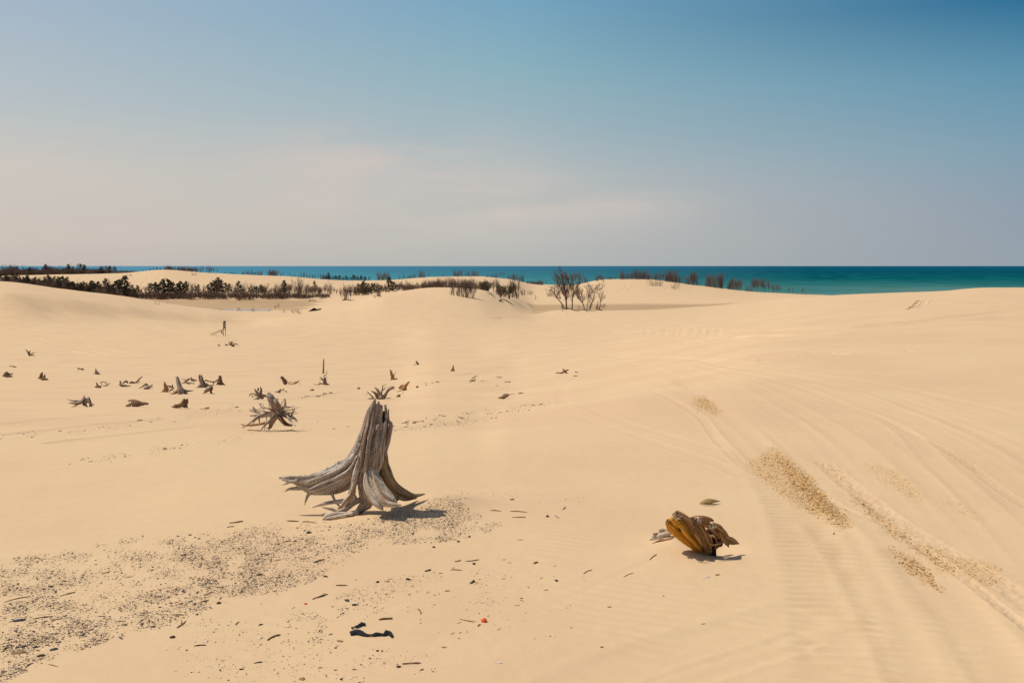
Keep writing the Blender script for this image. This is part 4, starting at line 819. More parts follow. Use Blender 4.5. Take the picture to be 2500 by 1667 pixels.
scatter('sand_clods', np.concatenate(us_), np.concatenate(vs_), np.concatenate(ss_), mc, 'crumbs of moist sand thrown up beside the wheel tracks', 'sand', .5, 1.4)
# ---- larger single bits. kinds: s stick, c chip, p pebble, k dark stone, r red scrap, b black scrap, l pale
M_stick = flat('stick_wood', (.20, .12, .055)); M_chip = flat('chip_wood', (.27, .17, .075)); M_pale = flat('pale_scrap', (.62, .52, .42))
M_coal = flat('black_stone', (.018, .018, .022), .5, .4); M_slate = flat('slate_stone', (.085, .09, .11)); M_bst = flat('brown_stone', (.10, .055, .032))
M_red = flat('red_plastic', (.62, .045, .02), .4, .4, .1); M_org = flat('orange_plastic', (.80, .10, .012), .4, .4, .08); M_tarp = flat('black_tarp', (.012, .013, .020), .75, .15, .2)
BITS = """
s|10,1470;75,1455|3|long dark stick with a knob at its left end near the left edge
c|145,1455;182,1445|6|pointed brown wood shard like an arrowhead in the gravel
k|28,1517;62,1514|9|flat blue grey slate slab near the left edge
c|28,1595;66,1591|10|rounded orange brown bark chunk in the lower left corner
k|120,1588;142,1583|8|blue black rough stone in the lower left gravel
k|88,1604;107,1598|7|chain of black coal lumps beside the brown bark chunk
k|82,1581;92,1578|6|small dark round stone above the black coal lumps
s|86,1510;130,1504|3|tapered brown stick above the slate slab's right side
s|125,1514;150,1511|3|short pale stick below the tapered brown stick
s|62,1629;80,1618|4|stubby split stick at the bottom left
s|118,1621;142,1627|3|short stick slanting down to the right at bottom left
c|250,1399;268,1396|5|small arrow shaped wood chip high in the gravel
c|306,1409;324,1407|4|flat brown flake in the upper gravel
k|290,1554;299,1560|6|blue black oval stone at the gravel's lower edge
k|140,1568;150,1567|5|grey round pebble left of the gravel's centre
c|176,1492;184,1489|4|dark seed like chip left of centre in the gravel
k|238,1505;258,1504|3|thin blue slate flake in the lower gravel
k|284,1517;304,1516|3|thin grey slate flake right of the blue one
s|422,1501;448,1501|4|dark knobbly stick at the right edge of the gravel
s|432,1533;454,1516|5|wishbone shaped dark twig on bare sand
k|414,1557;428,1555|9|dark brown barrel shaped stone on bare sand
l|500,1567;508,1563|6|small pale pointed stone on bare sand
b|474,1577;503,1575|4|black strip of wood lying below the pale stone
s|560,1277;594,1273|4|bundle of thin dry stems above the gravel
s|554,1287;572,1285|3|short brown twig below the dry stems
s|700,1272;730,1273|4|pale brittle root stick left of the tall stump
s|740,1273;770,1276|3|slender stick between the gravel and the tall stump
k|748,1302;758,1300|8|shiny black lump at the top of the gravel below the stump
k|716,1322;724,1321|5|small black round stone left of the shiny black lump
c|668,1330;684,1326|4|brown leaf shaped chip in the upper gravel
s|690,1323;710,1321|3|short thin stick in the upper gravel below the shiny lump
c|672,1368;686,1365|4|brown flat chip in the middle of the gravel
s|765,1373;792,1366|5|dark horn shaped chip at the gravel's right part
k|788,1407;800,1408|6|black stone at the gravel's right edge
s|626,1405;640,1403|5|square cut dark stick end in the gravel
c|592,1420;604,1418|5|tan stone chip in the gravel's centre
k|458,1469;468,1468|4|blue flake at the gravel's lower right
s|488,1470;510,1466|4|curved tan stick in the lower right of the gravel
k|528,1474;540,1472|8|brown block shaped stone at the gravel's lower right
s|497,1453;516,1446|3|thin pale stick beside the red speck
r|428,1470;436,1469|3|thin red scrap in the lower right of the gravel
k|478,1501;485,1499|5|dark rounded stone below the brown block
s|575,1525;583,1518|4|pale bent stick standing in the sand
k|630,1527;642,1523|5|blue grey sharp stone chip on bare sand
s|652,1563;685,1550|5|black forked stick lying on bare sand
s|763,1463;800,1450|5|thick tan forked stick slanting up right of the gravel
s|820,1429;848,1429|4|straight pale stick right of the gravel
r|742,1475;750,1474|6|bright red scrap on bare sand below the forked stick
r|808,1481;815,1480|3|pair of tiny red scraps near the crumbs
k|841,1464;852,1468|7|curled black scrap upper one of two
k|858,1478;872,1476|7|black lump lower right of the curled scrap
k|918,1422;925,1420|6|small black stone at the top of the crumb patch
b|992,1414;1002,1416|6|black curl at the upper right of the crumb patch
s|925,1513;958,1511|6|thick split tan stick right above the black tarp strip
s|1020,1487;1027,1499|5|v shaped pale twig standing upright on the sand
s|1122,1511;1158,1519|3|long thin forked twig beside the orange scrap
o|1174,1517;1189,1517|15|bright orange red dome shaped scrap of plastic
s|1166,1529;1173,1524|4|tiny arrow shaped twig below the orange scrap
s|1147,1425;1158,1418|7|short thick tan stick with flared ends
s|1086,1443;1098,1442|3|small straight stick left of the flared one
s|982,1621;1028,1619|6|long straight brown stick near the bottom centre
k|970,1630;975,1626|8|dark brown lump below the long straight stick
c|1078,1579;1090,1580|5|small brown shell like chip near the bottom centre
c|1117,1558;1124,1558|4|lone brown pebble right of the black tarp strip
k|918,1590;924,1588|6|ragged brown lump under the black tarp strip
c|822,1563;838,1566|6|pale brown husk left of the black tarp strip
s|802,1550;812,1547|3|small dark stick above the pale husk
b|620,1619;641,1616|4|blackened flake on the lower sand
b|584,1634;595,1633|4|dark leaf shaped chip under the blackened flake
c|733,1655;742,1660|9|brown shell shaped stone at the bottom edge
c|776,1630;788,1629|5|dark red brown chip above the shell shaped stone
s|1245,1248;1287,1251|3|upper of two parallel twigs right of the tall stump
s|1251,1263;1285,1263|3|lower of two parallel twigs right of the tall stump
s|1198,1246;1223,1248|3|bent thin twig left of the parallel pair
k|1334,1262;1339,1260|7|round black pebble right of the parallel twigs
s|1373,1244;1380,1236|3|short tilted dark twig above the round black pebble
s|1355,1258;1361,1265|3|tiny branched twig beside the round black pebble
s|1245,1220;1256,1220|4|small half buried chip in the upper crumbs right of the stump
s|1263,1318;1278,1318|2|thin crescent twig on bare sand
c|1075,1318;1092,1322|6|reddish brown flat shard right of the gravel
k|1116,1323;1122,1322|6|round brown pebble right of the reddish shard
k|1056,1335;1062,1337|6|round dark pebble below the reddish shard
s|1137,1370;1170,1366|3|long gently curved twig above the stone pair
s|1110,1371;1126,1368|3|dark forked sliver left of the long curved twig
k|1154,1376;1160,1378|7|black pebble under the long curved twig
s|1100,1391;1128,1392|3|long straight thin twig under the black pebble
l|1180,1402;1194,1402|4|small pale and dark flake right of the thin twig
s|1037,1395;1052,1391|5|dark double chip left of the thin twig
s|1302,1375;1314,1373|5|tan wedge of wood with a trailing stem
k|1354,1417;1362,1419|7|black ring shaped scrap on bare sand
s|1425,1401;1445,1391|3|thin straight dark twig slanting up right of the ring
s|1522,1409;1547,1398|2|slender dark twig along the faint groove
s|1586,1367;1604,1353|3|short dark twig at the end of the faint groove
l|1716,1410;1731,1408|5|pale flat flake below the amber log's shadow
s|1747,1404;1756,1403|4|small dark flake right of the pale one
c|1617,1455;1622,1454|4|tiny dark chip on open sand below the amber log
s|1483,1482;1493,1481|3|tiny dark curl on open sand
s|1466,1580;1473,1581|5|small dark s shaped chip near the bottom
s|1712,1524;1722,1522|2|hairlike curved twig on the open sand
l|1209,1617;1226,1618|5|pale brown buried flake near the bottom centre
s|2034,1304;2037,1301|4|tiny black twig beside the moist crumbs
"""
GB = {'s': 'single sticks and twigs on the sand', 'c': 'single wood chips on the sand', 'k': 'single dark stones on the sand', 'r': 'red scraps in the sand', 'l': 'pale flakes on the sand', 'b': 'blackened scraps on the sand'}
NMk = {'s': ('stick', 'stick', M_stick), 'c': ('wood_chip', 'wood chip', M_chip), 'k': ('stone', 'stone', M_coal), 'r': ('plastic_scrap', 'plastic', M_red), 'o': ('plastic_scrap', 'plastic', M_org), 'l': ('pale_flake', 'flake', M_pale), 'b': ('charred_scrap', 'scrap', M_tarp)}
def bit(kind, a, b_, r, label, group=None):
    pa, pb = hit(*a), hit(*b_); c_ = (pa + pb) / 2; g_ = Geo(); mpx = c_.y / F; rr = r * mpx * .38
    name, cat, mat = NMk[kind]
    if kind == 'k' and any(w in label for w in ('blue', 'slate', 'grey')): mat = M_slate
    if kind == 'k' and 'brown' in label: mat = M_bst
    d = pb - pa; L = d.length
    if kind in 'sb':
        n = 5; pts = []; rad = []
        nrm = Vector((-d.y, d.x, 0)).normalized() if L > 1e-6 else Vector((1, 0, 0)); bend = random.uniform(-.08, .08) * L
        for i in range(n):
            q = i / (n - 1); p = pa + d * q + nrm * bend * math.sin(math.pi * q); p.z = gz(p.x, p.y) + rr * (.6 + .5 * math.sin(math.pi * q)); pts.append(tuple(p)); rad.append(rr * random.uniform(.7, 1.05) * (1 if i else .8))
        rad[-1] *= .6; tube(g_, pts, rad, 7, .2, .7, sub=2)
        if 'fork' in label or 'branch' in label or 'split' in label or 'wishbone' in label or 'bundle' in label:
            k = pa + d * .45; e = pa + d * 1.0 + nrm * L * .22; tube(g_, [(k.x, k.y, gz(k.x, k.y) + rr), (e.x, e.y, gz(e.x, e.y) + rr * .8)], [rr * .7, rr * .3], 6, .2, .7, sub=2)
    else:
        an = math.atan2(d.y, d.x); w_ = max(L * .5, rr * .8)
        fz = .45 if kind in 'cl' else .75
        dy = rr * 1.9 if kind in 'cl' else rr * 1.3
        blob(g_, (c_.x, c_.y, c_.z + rr * fz * .7), w_, dy, rr * fz * 1.3, an, 9, 6, .2)
        if 'chain' in label or 'lump' in label: blob(g_, (c_.x + w_ * .8, c_.y + dy * .3, c_.z + rr * .4), w_ * .5, dy * .8, rr * .7, an, 7, 5, .3)
    return tag(g_.obj(name, mat, None, c_, kind != 'c'), label, cat, group)
for ln in BITS.strip().splitlines():
    k, pq, r, lab = ln.split('|'); a, b_ = [tuple(map(float, q.split(','))) for q in pq.split(';')]
    bit(k, a, b_, float(r), lab, GB.get(k))
# further nameless chips and pebbles in the gravel, the largest of the many
COM = [('s', 'small brown stick lying among the dark pebbles of the left gravel', 'small sticks among the gravel'), ('c', 'small tan wood chip lying among the dark pebbles of the left gravel', 'small wood chips among the gravel'), ('k', 'small dark stone larger than the gravel round it, left of centre', 'small dark stones among the gravel')]
u, v = fill(G[0][0], 130, clump(401))
for i in range(130):
    k, lab, gr = COM[i % 3]; L = random.uniform(5, 12) if k == 's' else random.uniform(3, 6); an = random.uniform(-.5, .5)
    bit(k, (u[i], v[i]), (u[i] + L, v[i] - L * .25 + random.uniform(-2, 2)), random.uniform(1.5, 2.4) if k == 's' else random.uniform(2.4, 4.4), lab, gr)
COM2 = [('s', 'thin brown twig on the open sand below the tall stump', 'thin twigs on the open lower sand'), ('c', 'small brown chip on the open sand, lower middle of photo', 'small chips on the open lower sand')]
u, v = fill([(450,1520),(900,1400),(1300,1350),(1420,1420),(1200,1560),(900,1667),(500,1667)], 60)
for i in range(60):
    k, lab, gr = COM2[i % 2]; L = random.uniform(5, 11) if k == 's' else random.uniform(3, 5)
    bit(k, (u[i], v[i]), (u[i] + L, v[i] - L * .2 + random.uniform(-3, 2)), random.uniform(1.4, 2.1) if k == 's' else random.uniform(2, 3.4), lab, gr)
COM3 = [('s', 'short dark stick on the far pebbly streaks beyond the tall stump', 'sticks on the far gravel streaks'), ('k', 'small dark lump on the far pebbly streaks beyond the tall stump', 'lumps on the far gravel streaks')]
for poly, n in ((G[15][0], 34), (G[13][0], 10), (G[21][0], 12), (G[19][0], 8), (G[20][0], 12), (G[17][0], 8), (G[16][0], 8)):
    u, v = fill(poly, n)
    for i in range(n):
        k, lab, gr = COM3[i % 2]; L = random.uniform(5, 14) if k == 's' else random.uniform(2, 5); bit(k, (u[i], v[i]), (u[i] + L, v[i] - L * .12), random.uniform(1.8, 3), lab, gr)
# ---- black tarp strips
def strip(label, pts, wd):
    g_ = Geo(); V, f = [], []
    P3 = [hit(a, b_) for a, b_, _ in pts]; n = len(P3)
    o0 = P3[n // 2].copy(); m = 24; t_ = np.arange(n); tq = np.linspace(0, n - 1, m)
    Q = pchip(t_, np.array([tuple(p) for p in P3]), tq); Wd = pchip(t_, np.array([p[2] for p in pts], float), tq) * P3[0].y / F
    for i in range(m):
        d = Q[min(i + 1, m - 1)] - Q[max(i - 1, 0)]; nr2 = np.array([-d[1], d[0], 0]); nr2 /= np.linalg.norm(nr2) + 1e-9
        tilt = 1.0 + .5 * math.sin(i * .9)
        for s_ in (-1, -.3, .4, 1):
            h = .004 + .003 * math.sin(i * 1.3 + s_ * 2) + (s_ + 1) * .5 * Wd[i] * .6 * abs(math.sin(tilt))
            V.append(tuple(Q[i] + nr2 * Wd[i] * .9 * s_ + np.array([0, 0, h])))
    for i in range(m - 1):
        for j in range(3): a = i * 4 + j; f.append((a, a + 1, a + 5, a + 4))
    me = mesh('tarp_strip', np.array(V) - np.array(o0), f, M_tarp, True); o = link(me, 'tarp_strip'); o.location = o0
    md = o.modifiers.new('solid', 'SOLIDIFY'); md.thickness = .004
    return tag(o, label, 'tarp', 'torn black tarp strips')
strip('long rumpled black tarp strip half buried on the lower sand', [(855,1550,5),(872,1546,9),(895,1553,4),(912,1553,4),(925,1550,6),(938,1552,3),(945,1547,8),(955,1552,4),(957,1557,3)], 1)
strip('short torn black tarp scrap just above the long strip', [(858,1536,1.5),(876,1530,4),(884,1526,5),(892,1527,3)], 1)
# ---- three walkers far off on the ridge
M_cloth = flat('dark_clothing', (.022, .020, .026)); M_skin = flat('skin', (.42, .25, .17)); M_hair = flat('dark_hair', (.02, .013, .01))
def person(label, u, v, yy, stride, sit=False):
    x = (u - CX) / F * yy; z = gz(x, yy); o0 = Vector((x, yy, z)); H_ = 1.78
    r_ = tag(empty('person', o0), label, 'person', 'walkers on the far dunes')
    J = [((0,0,.92),.13),((0,0,1.12),.12),((0,0,1.38),.16),((0,0,1.50),.07),((0,0,1.56),.06),((0,0,1.66),.10),((0,0,1.75),.085)]
    E = [(0,1),(1,2),(2,3),(3,4),(4,5),(5,6)]
    def limb(i, pts):
        for p, rr in pts: J.append((p, rr)); E.append((i, len(J) - 1)); i = len(J) - 1
    s_ = stride
    limb(0, [((s_ * .35 + .05, .08, .5), .085), ((s_ * .5 + .05, .08, .06), .05), ((s_ * .5 + .17, .07, .03), .045)])
    limb(0, [((-s_ * .2 - .02, -.08, .5), .085), ((-s_ * .75 - .05, -.08, .07), .05), ((-s_ * .75 + .07, -.08, .03), .045)])
    for q in (-1, 1): limb(2, [((-q * s_ * .2, q * .19, 1.36), .06), ((-q * s_ * .5, q * .24, 1.1), .05), ((-q * s_ * .6 + .08, q * .24, .86), .038), ((-q * s_ * .6 + .1, q * .24, .78), .035)])
    me = bpy.data.meshes.new('body'); me.from_pydata([Vector(p) for p, _ in J], E, []); ob = bpy.data.objects.new('body', me); C.objects.link(ob)
    md = ob.modifiers.new('skin', 'SKIN'); md.use_smooth_shade = True
    for vt, (p, rr) in zip(me.skin_vertices[0].data, J): vt.radius = (rr, rr)
    me.skin_vertices[0].data[0].use_root = True
    ob.modifiers.new('sub', 'SUBSURF').levels = 1; me.materials.append(M_cloth); ob.parent = r_
    g_ = Geo(); blob(g_, (-.01, 0, 1.74), .115, .10, .10, 0, 10, 6, .05); g_.obj('hair', M_hair, r_, Vector((0, 0, 0)))
person('tiny walker in dark clothes striding along the crest against the lake', 1490, 684, 592, .32)
person('tiny dark clad figure standing on the slope below the crest', 1475, 710, 512, .05)
person('tiny dark clad figure alone on the pale sand left of the bare tree group', 1308, 732, 424, .05)
#PART3
# ---------------------------------------------------------------- trees and shrubs
def bark(name, c1, c2):
    m, t, b = pbsdf(name, .9, .1)
    t.links.new(mixc(t, noise(t, 3, 3, .6, N(t, 'ShaderNodeTexCoord').outputs['Object']), c1, c2), b.inputs['Base Color']); return m
M_bark = bark('dark_bark', (.060, .040, .028), (.13, .085, .058)); M_twig = bark('bare_twigs', (.125, .080, .062), (.20, .13, .10)); M_rtwig = bark('reddish_twigs', (.19, .092, .075), (.24, .145, .115))
M_need = bark('dark_needles', (.058, .050, .034), (.125, .098, .064)); M_need2 = bark('olive_needles', (.072, .062, .034), (.135, .105, .058))
def prism(V, Fc, a, b, ra, rb):
    d = (b - a); L = d.length
    if L < 1e-6: return
    d /= L; n = d.cross(Vector((.31, .7, .64))); n.normalize(); m = d.cross(n); q = len(V)
    for c, r in ((a, ra), (b, rb)):
        for k in range(3):
            an = 2.094 * k; V.append(tuple(c + n * (math.cos(an) * r) + m * (math.sin(an) * r)))
    for k in range(3): Fc.append((q + k, q + (k + 1) % 3, q + 3 + (k + 1) % 3, q + 3 + k))
def grow(V, Fc, p, d, L, r, lv, R_, spread=.5, up=.25, kids=3, rmin=.0012, seg=3, ra=.5, rb=.75):
    a = p.copy()
    for i in range(seg):
        d = (d + Vector((R_.gauss(0, .13), R_.gauss(0, .13), R_.gauss(0, .08) + up * .25))).normalized()
        b = a + d * (L / seg); r2 = r * .86; prism(V, Fc, a, b, r, r2); a = b; r = r2
        if lv > 0:
            for k in range(kids if i else 1):
                e = (d + Vector((R_.gauss(0, spread), R_.gauss(0, spread), R_.gauss(0, spread * .6) + up * .5))).normalized()
                grow(V, Fc, a.copy(), e, L * R_.uniform(ra, rb), max(r * .55, rmin), lv - 1, R_, spread, up, kids, rmin)
def m3(name, V, Fc, mat): return mesh(name, V, Fc, mat)
def leafcloud(R_, n, fn, s):
    V, Fc = [], []
    for i in range(n):
        c = fn(R_)
        if c is None: continue
        q = len(V); k = s * R_.uniform(.6, 1.5)
        for j in range(4): V.append((c[0] + R_.gauss(0, k), c[1] + R_.gauss(0, k), c[2] + R_.gauss(0, k * .8)))
        Fc += [(q, q + 1, q + 2), (q, q + 2, q + 3), (q + 1, q + 2, q + 3)]
    return V, Fc
def proto(kind, seed):
    R_ = random.Random(seed * 31 + len(kind)); V, Fc = [], []; W2, F2 = [], []
    if kind == 'bare':
        p = Vector((0, 0, -.04)); d = Vector((R_.gauss(0, .08), R_.gauss(0, .08), 1)).normalized(); r = .022; hs = R_.uniform(.14, .3)
        for i in range(4):
            b = p + d * (hs / 4 + .01); prism(V, Fc, p, b, r, r * .93); p = b; r *= .93; d = (d + Vector((R_.gauss(0, .07), R_.gauss(0, .07), 0))).normalized()
        for k in range(R_.randint(5, 7)):
            e = (d + Vector((R_.gauss(0, .38), R_.gauss(0, .38), .3))).normalized(); grow(V if False else W2, F2, p, e, (1 - hs) * R_.uniform(.6, .95), r * .62, 2, R_, .42, .4, 2, .0026, 6, .3, .5)
        mats = (M_bark, M_twig)
    elif kind in ('shrub', 'redshrub'):
        for k in range(R_.randint(6, 9)):
            p = Vector((R_.gauss(0, .05), R_.gauss(0, .05), -.03)); e = Vector((R_.gauss(0, .30), R_.gauss(0, .30), 1)).normalized()
            b = p + e * .06; prism(V, Fc, p, b, .016, .014); grow(W2, F2, b, e, R_.uniform(.55, 1.0), .012, 2, R_, .32, .5, 2, .0023, 6, .22, .42)
        for k in range(10):
            p = Vector((R_.gauss(0, .13), R_.gauss(0, .13), -.02)); e = Vector((R_.gauss(0, .4), R_.gauss(0, .4), 1)).normalized(); grow(W2, F2, p, e, R_.uniform(.2, .4), .012, 1, R_, .35, .3, 3, .005)
        mats = (M_bark, M_rtwig if kind == 'redshrub' else M_twig)
    elif kind == 'brush':
        for k in range(34):
            p = Vector((R_.gauss(0, .45), R_.gauss(0, .35), -.03)); e = Vector((R_.gauss(0, .35), R_.gauss(0, .35), 1)).normalized()
            grow(W2, F2, p, e, R_.uniform(.28, .55), .014, 2, R_, .45, .25, 2, .005)
        for k in range(5): prism(V, Fc, Vector((R_.gauss(0, .3), 0, -.05)), Vector((R_.gauss(0, .3), 0, .4)), .02, .01)
        mats = (M_bark, M_twig)
    elif kind in ('conifer', 'olive_conifer'):
        prism(V, Fc, Vector((0, 0, -.04)), Vector((0, 0, .5)), .020, .012); prism(V, Fc, Vector((0, 0, .5)), Vector((0, 0, .97)), .012, .003)
        br = []
        for k in range(44):
            z = .10 + .86 * (k / 44) ** .9; L = (1 - z) ** .75 * R_.uniform(.26, .46) + .03; an = R_.uniform(0, 6.28)
            e = Vector((math.cos(an) * L, math.sin(an) * L, L * R_.uniform(-.1, .4))); br.append((Vector((0, 0, z)), e)); prism(V, Fc, Vector((0, 0, z)), Vector((0, 0, z)) + e, .006, .002)
        def fn(R_):
            p, e = R_.choice(br); t_ = R_.random() ** .6; c = p + e * t_ * 1.05; return (c.x + R_.gauss(0, .014), c.y + R_.gauss(0, .014), c.z + R_.gauss(0, .014))
        W2, F2 = leafcloud(R_, 2400, fn, .0125); mats = (M_bark, M_need if kind == 'conifer' else M_need2)
    elif kind == 'pine':
        prism(V, Fc, Vector((0, 0, -.04)), Vector((.02, 0, .55)), .022, .015); prism(V, Fc, Vector((.02, 0, .55)), Vector((0, 0, .97)), .015, .004); br = []
        for k in range(22):
            z = R_.uniform(.38, .95); L = R_.uniform(.15, .36) * (1.15 - z * .7); an = R_.uniform(0, 6.28)
            e = Vector((math.cos(an) * L, math.sin(an) * L, L * .25)); br.append((Vector((0, 0, z)), e)); prism(V, Fc, Vector((0, 0, z)), Vector((0, 0, z)) + e, .007, .003)
        def fn(R_):
            p, e = R_.choice(br); t_ = R_.uniform(.5, 1.1); c = p + e * t_; return (c.x + R_.gauss(0, .025), c.y + R_.gauss(0, .025), c.z + R_.gauss(0, .014))
        W2, F2 = leafcloud(R_, 800, fn, .018); mats = (M_bark, M_need)
    elif kind == 'round':
        for k in range(12):
            e = Vector((R_.gauss(0, .5), R_.gauss(0, .5), 1)).normalized(); prism(V, Fc, Vector((0, 0, -.04)), e * R_.uniform(.5, .8), .016, .005)
        ctr = [(R_.uniform(-.42, .42), R_.uniform(-.35, .35), R_.uniform(.2, .78), R_.uniform(.12, .24)) for _ in range(18)]
        def fn(R_):
            x, y_, z, r = R_.choice(ctr); v = Vector((R_.gauss(0, 1), R_.gauss(0, 1), R_.gauss(0, 1))).normalized() * r * R_.uniform(.6, 1.08); return (x + v.x, y_ + v.y, max(.02, z + v.z))
        W2, F2 = leafcloud(R_, 3600, fn, .013); mats = (M_bark, M_need2)
    elif kind == 'grass':
        for k in range(16):
            e = Vector((R_.gauss(0, .35), R_.gauss(0, .35), 1)).normalized(); p = Vector((R_.gauss(0, .35), R_.gauss(0, .2), -.03)); grow(W2, F2, p, e, R_.uniform(.4, .8), .012, 1, R_, .4, .1, 2, .006)
        for k in range(4): prism(V, Fc, Vector((R_.gauss(0, .2), 0, -.05)), Vector((R_.gauss(0, .2), 0, .3)), .014, .008)
        mats = (M_bark, bark('dry_stems', (.22, .14, .07), (.30, .20, .10)))
    # normalise height to 1
    if len(W2):
        h = np.percentile(np.array(W2)[:, 2], 99.3); V = [tuple(c / h for c in p) for p in V]; W2 = [tuple(c / h for c in p) for p in W2]
    n = len(V); both = mesh(kind, V + W2, [tuple(f) for f in Fc] + [tuple(i + n for i in f) for f in F2], mats[0]); both.materials.append(mats[1])
    mi = np.zeros(len(both.polygons), np.int32); mi[len(Fc):] = 1; both.polygons.foreach_set('material_index', mi)
    return mesh('trunk', V, Fc, mats[0]), mesh('crown', W2, F2, mats[1]), both
NPROTO = {'bare': 7, 'shrub': 6, 'redshrub': 3, 'brush': 4, 'conifer': 6, 'olive_conifer': 3, 'pine': 3, 'round': 3, 'grass': 3}
PR = {k: [proto(k, i + 1) for i in range(n)] for k, n in NPROTO.items()}
KN = {'bare': ('bare_tree', 'tree'), 'shrub': ('bare_shrub', 'shrub'), 'redshrub': ('bare_shrub', 'shrub'), 'brush': ('brush_clump', 'shrub'), 'conifer': ('conifer_tree', 'tree'), 'olive_conifer': ('conifer_tree', 'tree'), 'pine': ('pine_tree', 'tree'), 'round': ('evergreen_bush', 'bush'), 'grass': ('dune_grass_tuft', 'plant')}
def plant(u, base, vtop, kind, label, group=None, width=1.0):
    """base: photo row of its foot, or ('y', distance) when the foot is hidden"""
    if isinstance(base, tuple): yy = base[1]; x = (u - CX) / F * yy; p = Vector((x, yy, gz(x, yy)))
    else: p = hit(u, base)
    top = CZ - (vtop - HV) / F * p.y; h = max(top - p.z, .5)
    tm, cm, both = random.choice(PR[kind]); name, cat = KN[kind]
    w_ = h * width * random.uniform(.88, 1.12)
    if p.y < 420:
        o = empty(name, p); a = link(tm, 'trunk', o); c = link(cm, 'crown', o)
    else: o = link(both, name); o.location = p
    o.scale = (w_, w_, h); o.rotation_euler = (0, 0, random.uniform(0, 6.28)); return tag(o, label, cat, group)
def seq(us, base, tops, kinds, label, group, width=1.0, jit=2):
    for i, u in enumerate(us):
        k = random.choice(kinds); top = np.interp(u, [t_[0] for t_ in tops], [t_[1] for t_ in tops]) + random.uniform(-jit, jit * 1.6)
        b_ = base(u) if callable(base) else base
        plant(u + random.uniform(-2, 2), b_, top, k, label.format(k=DESC[k]), group.format(k=DESC[k]), width)
DESC = {'bare': 'bare brown tree', 'shrub': 'bare twiggy shrub', 'redshrub': 'reddish bare shrub', 'brush': 'low tangled brush clump', 'conifer': 'dark green conifer', 'olive_conifer': 'olive green conifer', 'pine': 'dark spreading pine', 'round': 'round evergreen bush', 'grass': 'dry grass tuft'}
# far left belt on the skyline
T1 = [(0,664),(28,648),(60,660),(100,662),(115,648),(150,656),(170,646),(190,652),(206,648),(225,660),(245,652),(268,650),(300,662),(330,664)]
seq(np.linspace(-8, 328, 84), lambda u: ('y', random.uniform(612, 660)), [(a, b) for a, b in T1], ['bare', 'shrub', 'bare', 'conifer', 'brush', 'redshrub'], '{k} in the dense belt on the far left skyline', '{k}s of the far left belt', 1.0, 4)
for u, tp, k, l in [(113,645,'pine','broad dark pine rising over the left end of the far left belt'), (167,645,'pine','tall dark pine above the middle of the far left belt'), (194,643,'pine','tallest layered pine breaking the lake horizon at left'), (205,646,'conifer','pointed dark conifer just right of the tallest pine'), (246,650,'conifer','broad dark conifer at the right part of the far left belt'), (268,649,'conifer','pointed dark conifer standing last in the far left belt'), (72,652,'conifer','small dark conifer near the left edge of the skyline'), (29,646,'bare','bare spreading tree at the left edge of the skyline')]:
    plant(u, ('y', 606), tp, k, l, None, 1.1)
seq(np.linspace(330, 480, 18), lambda u: ('y', random.uniform(606, 640)), [(330,660),(400,650),(480,652)], ['conifer', 'brush', 'shrub'], '{k} peeping over the rounded far left dune', '{k}s behind the far left dune', .9)
seq(np.linspace(478, 530, 9), lambda u: ('y', random.uniform(596, 606)), [(478,650),(510,646),(530,652)], ['shrub', 'redshrub', 'bare'], 'tall {k} on the right shoulder of the far left dune', '{k}s on the far left shoulder', .8)
seq(np.linspace(535, 585, 12), lambda u: ('y', random.uniform(604, 616)), [(535,668),(550,663),(585,667)], ['conifer'], '{k} in the short row right of the far left dune', 'conifers in the short row', 1.1)
seq(np.linspace(-8, 335, 46), lambda u: ('y', random.uniform(603, 612)), [(-8,655),(100,655),(230,656),(335,662)], ['brush'], '{k} at the foot of the far left belt', '{k}s at the foot of the far left belt', 1.3, 3)
seq(np.linspace(10, 330, 60), lambda u: ('y', random.uniform(318, 345)), [(10,676),(100,682),(200,692),(330,704)], ['conifer', 'olive_conifer', 'brush', 'conifer'], '{k} just behind the near dune crest at left', '{k}s behind the near crest', 1.1, 4)
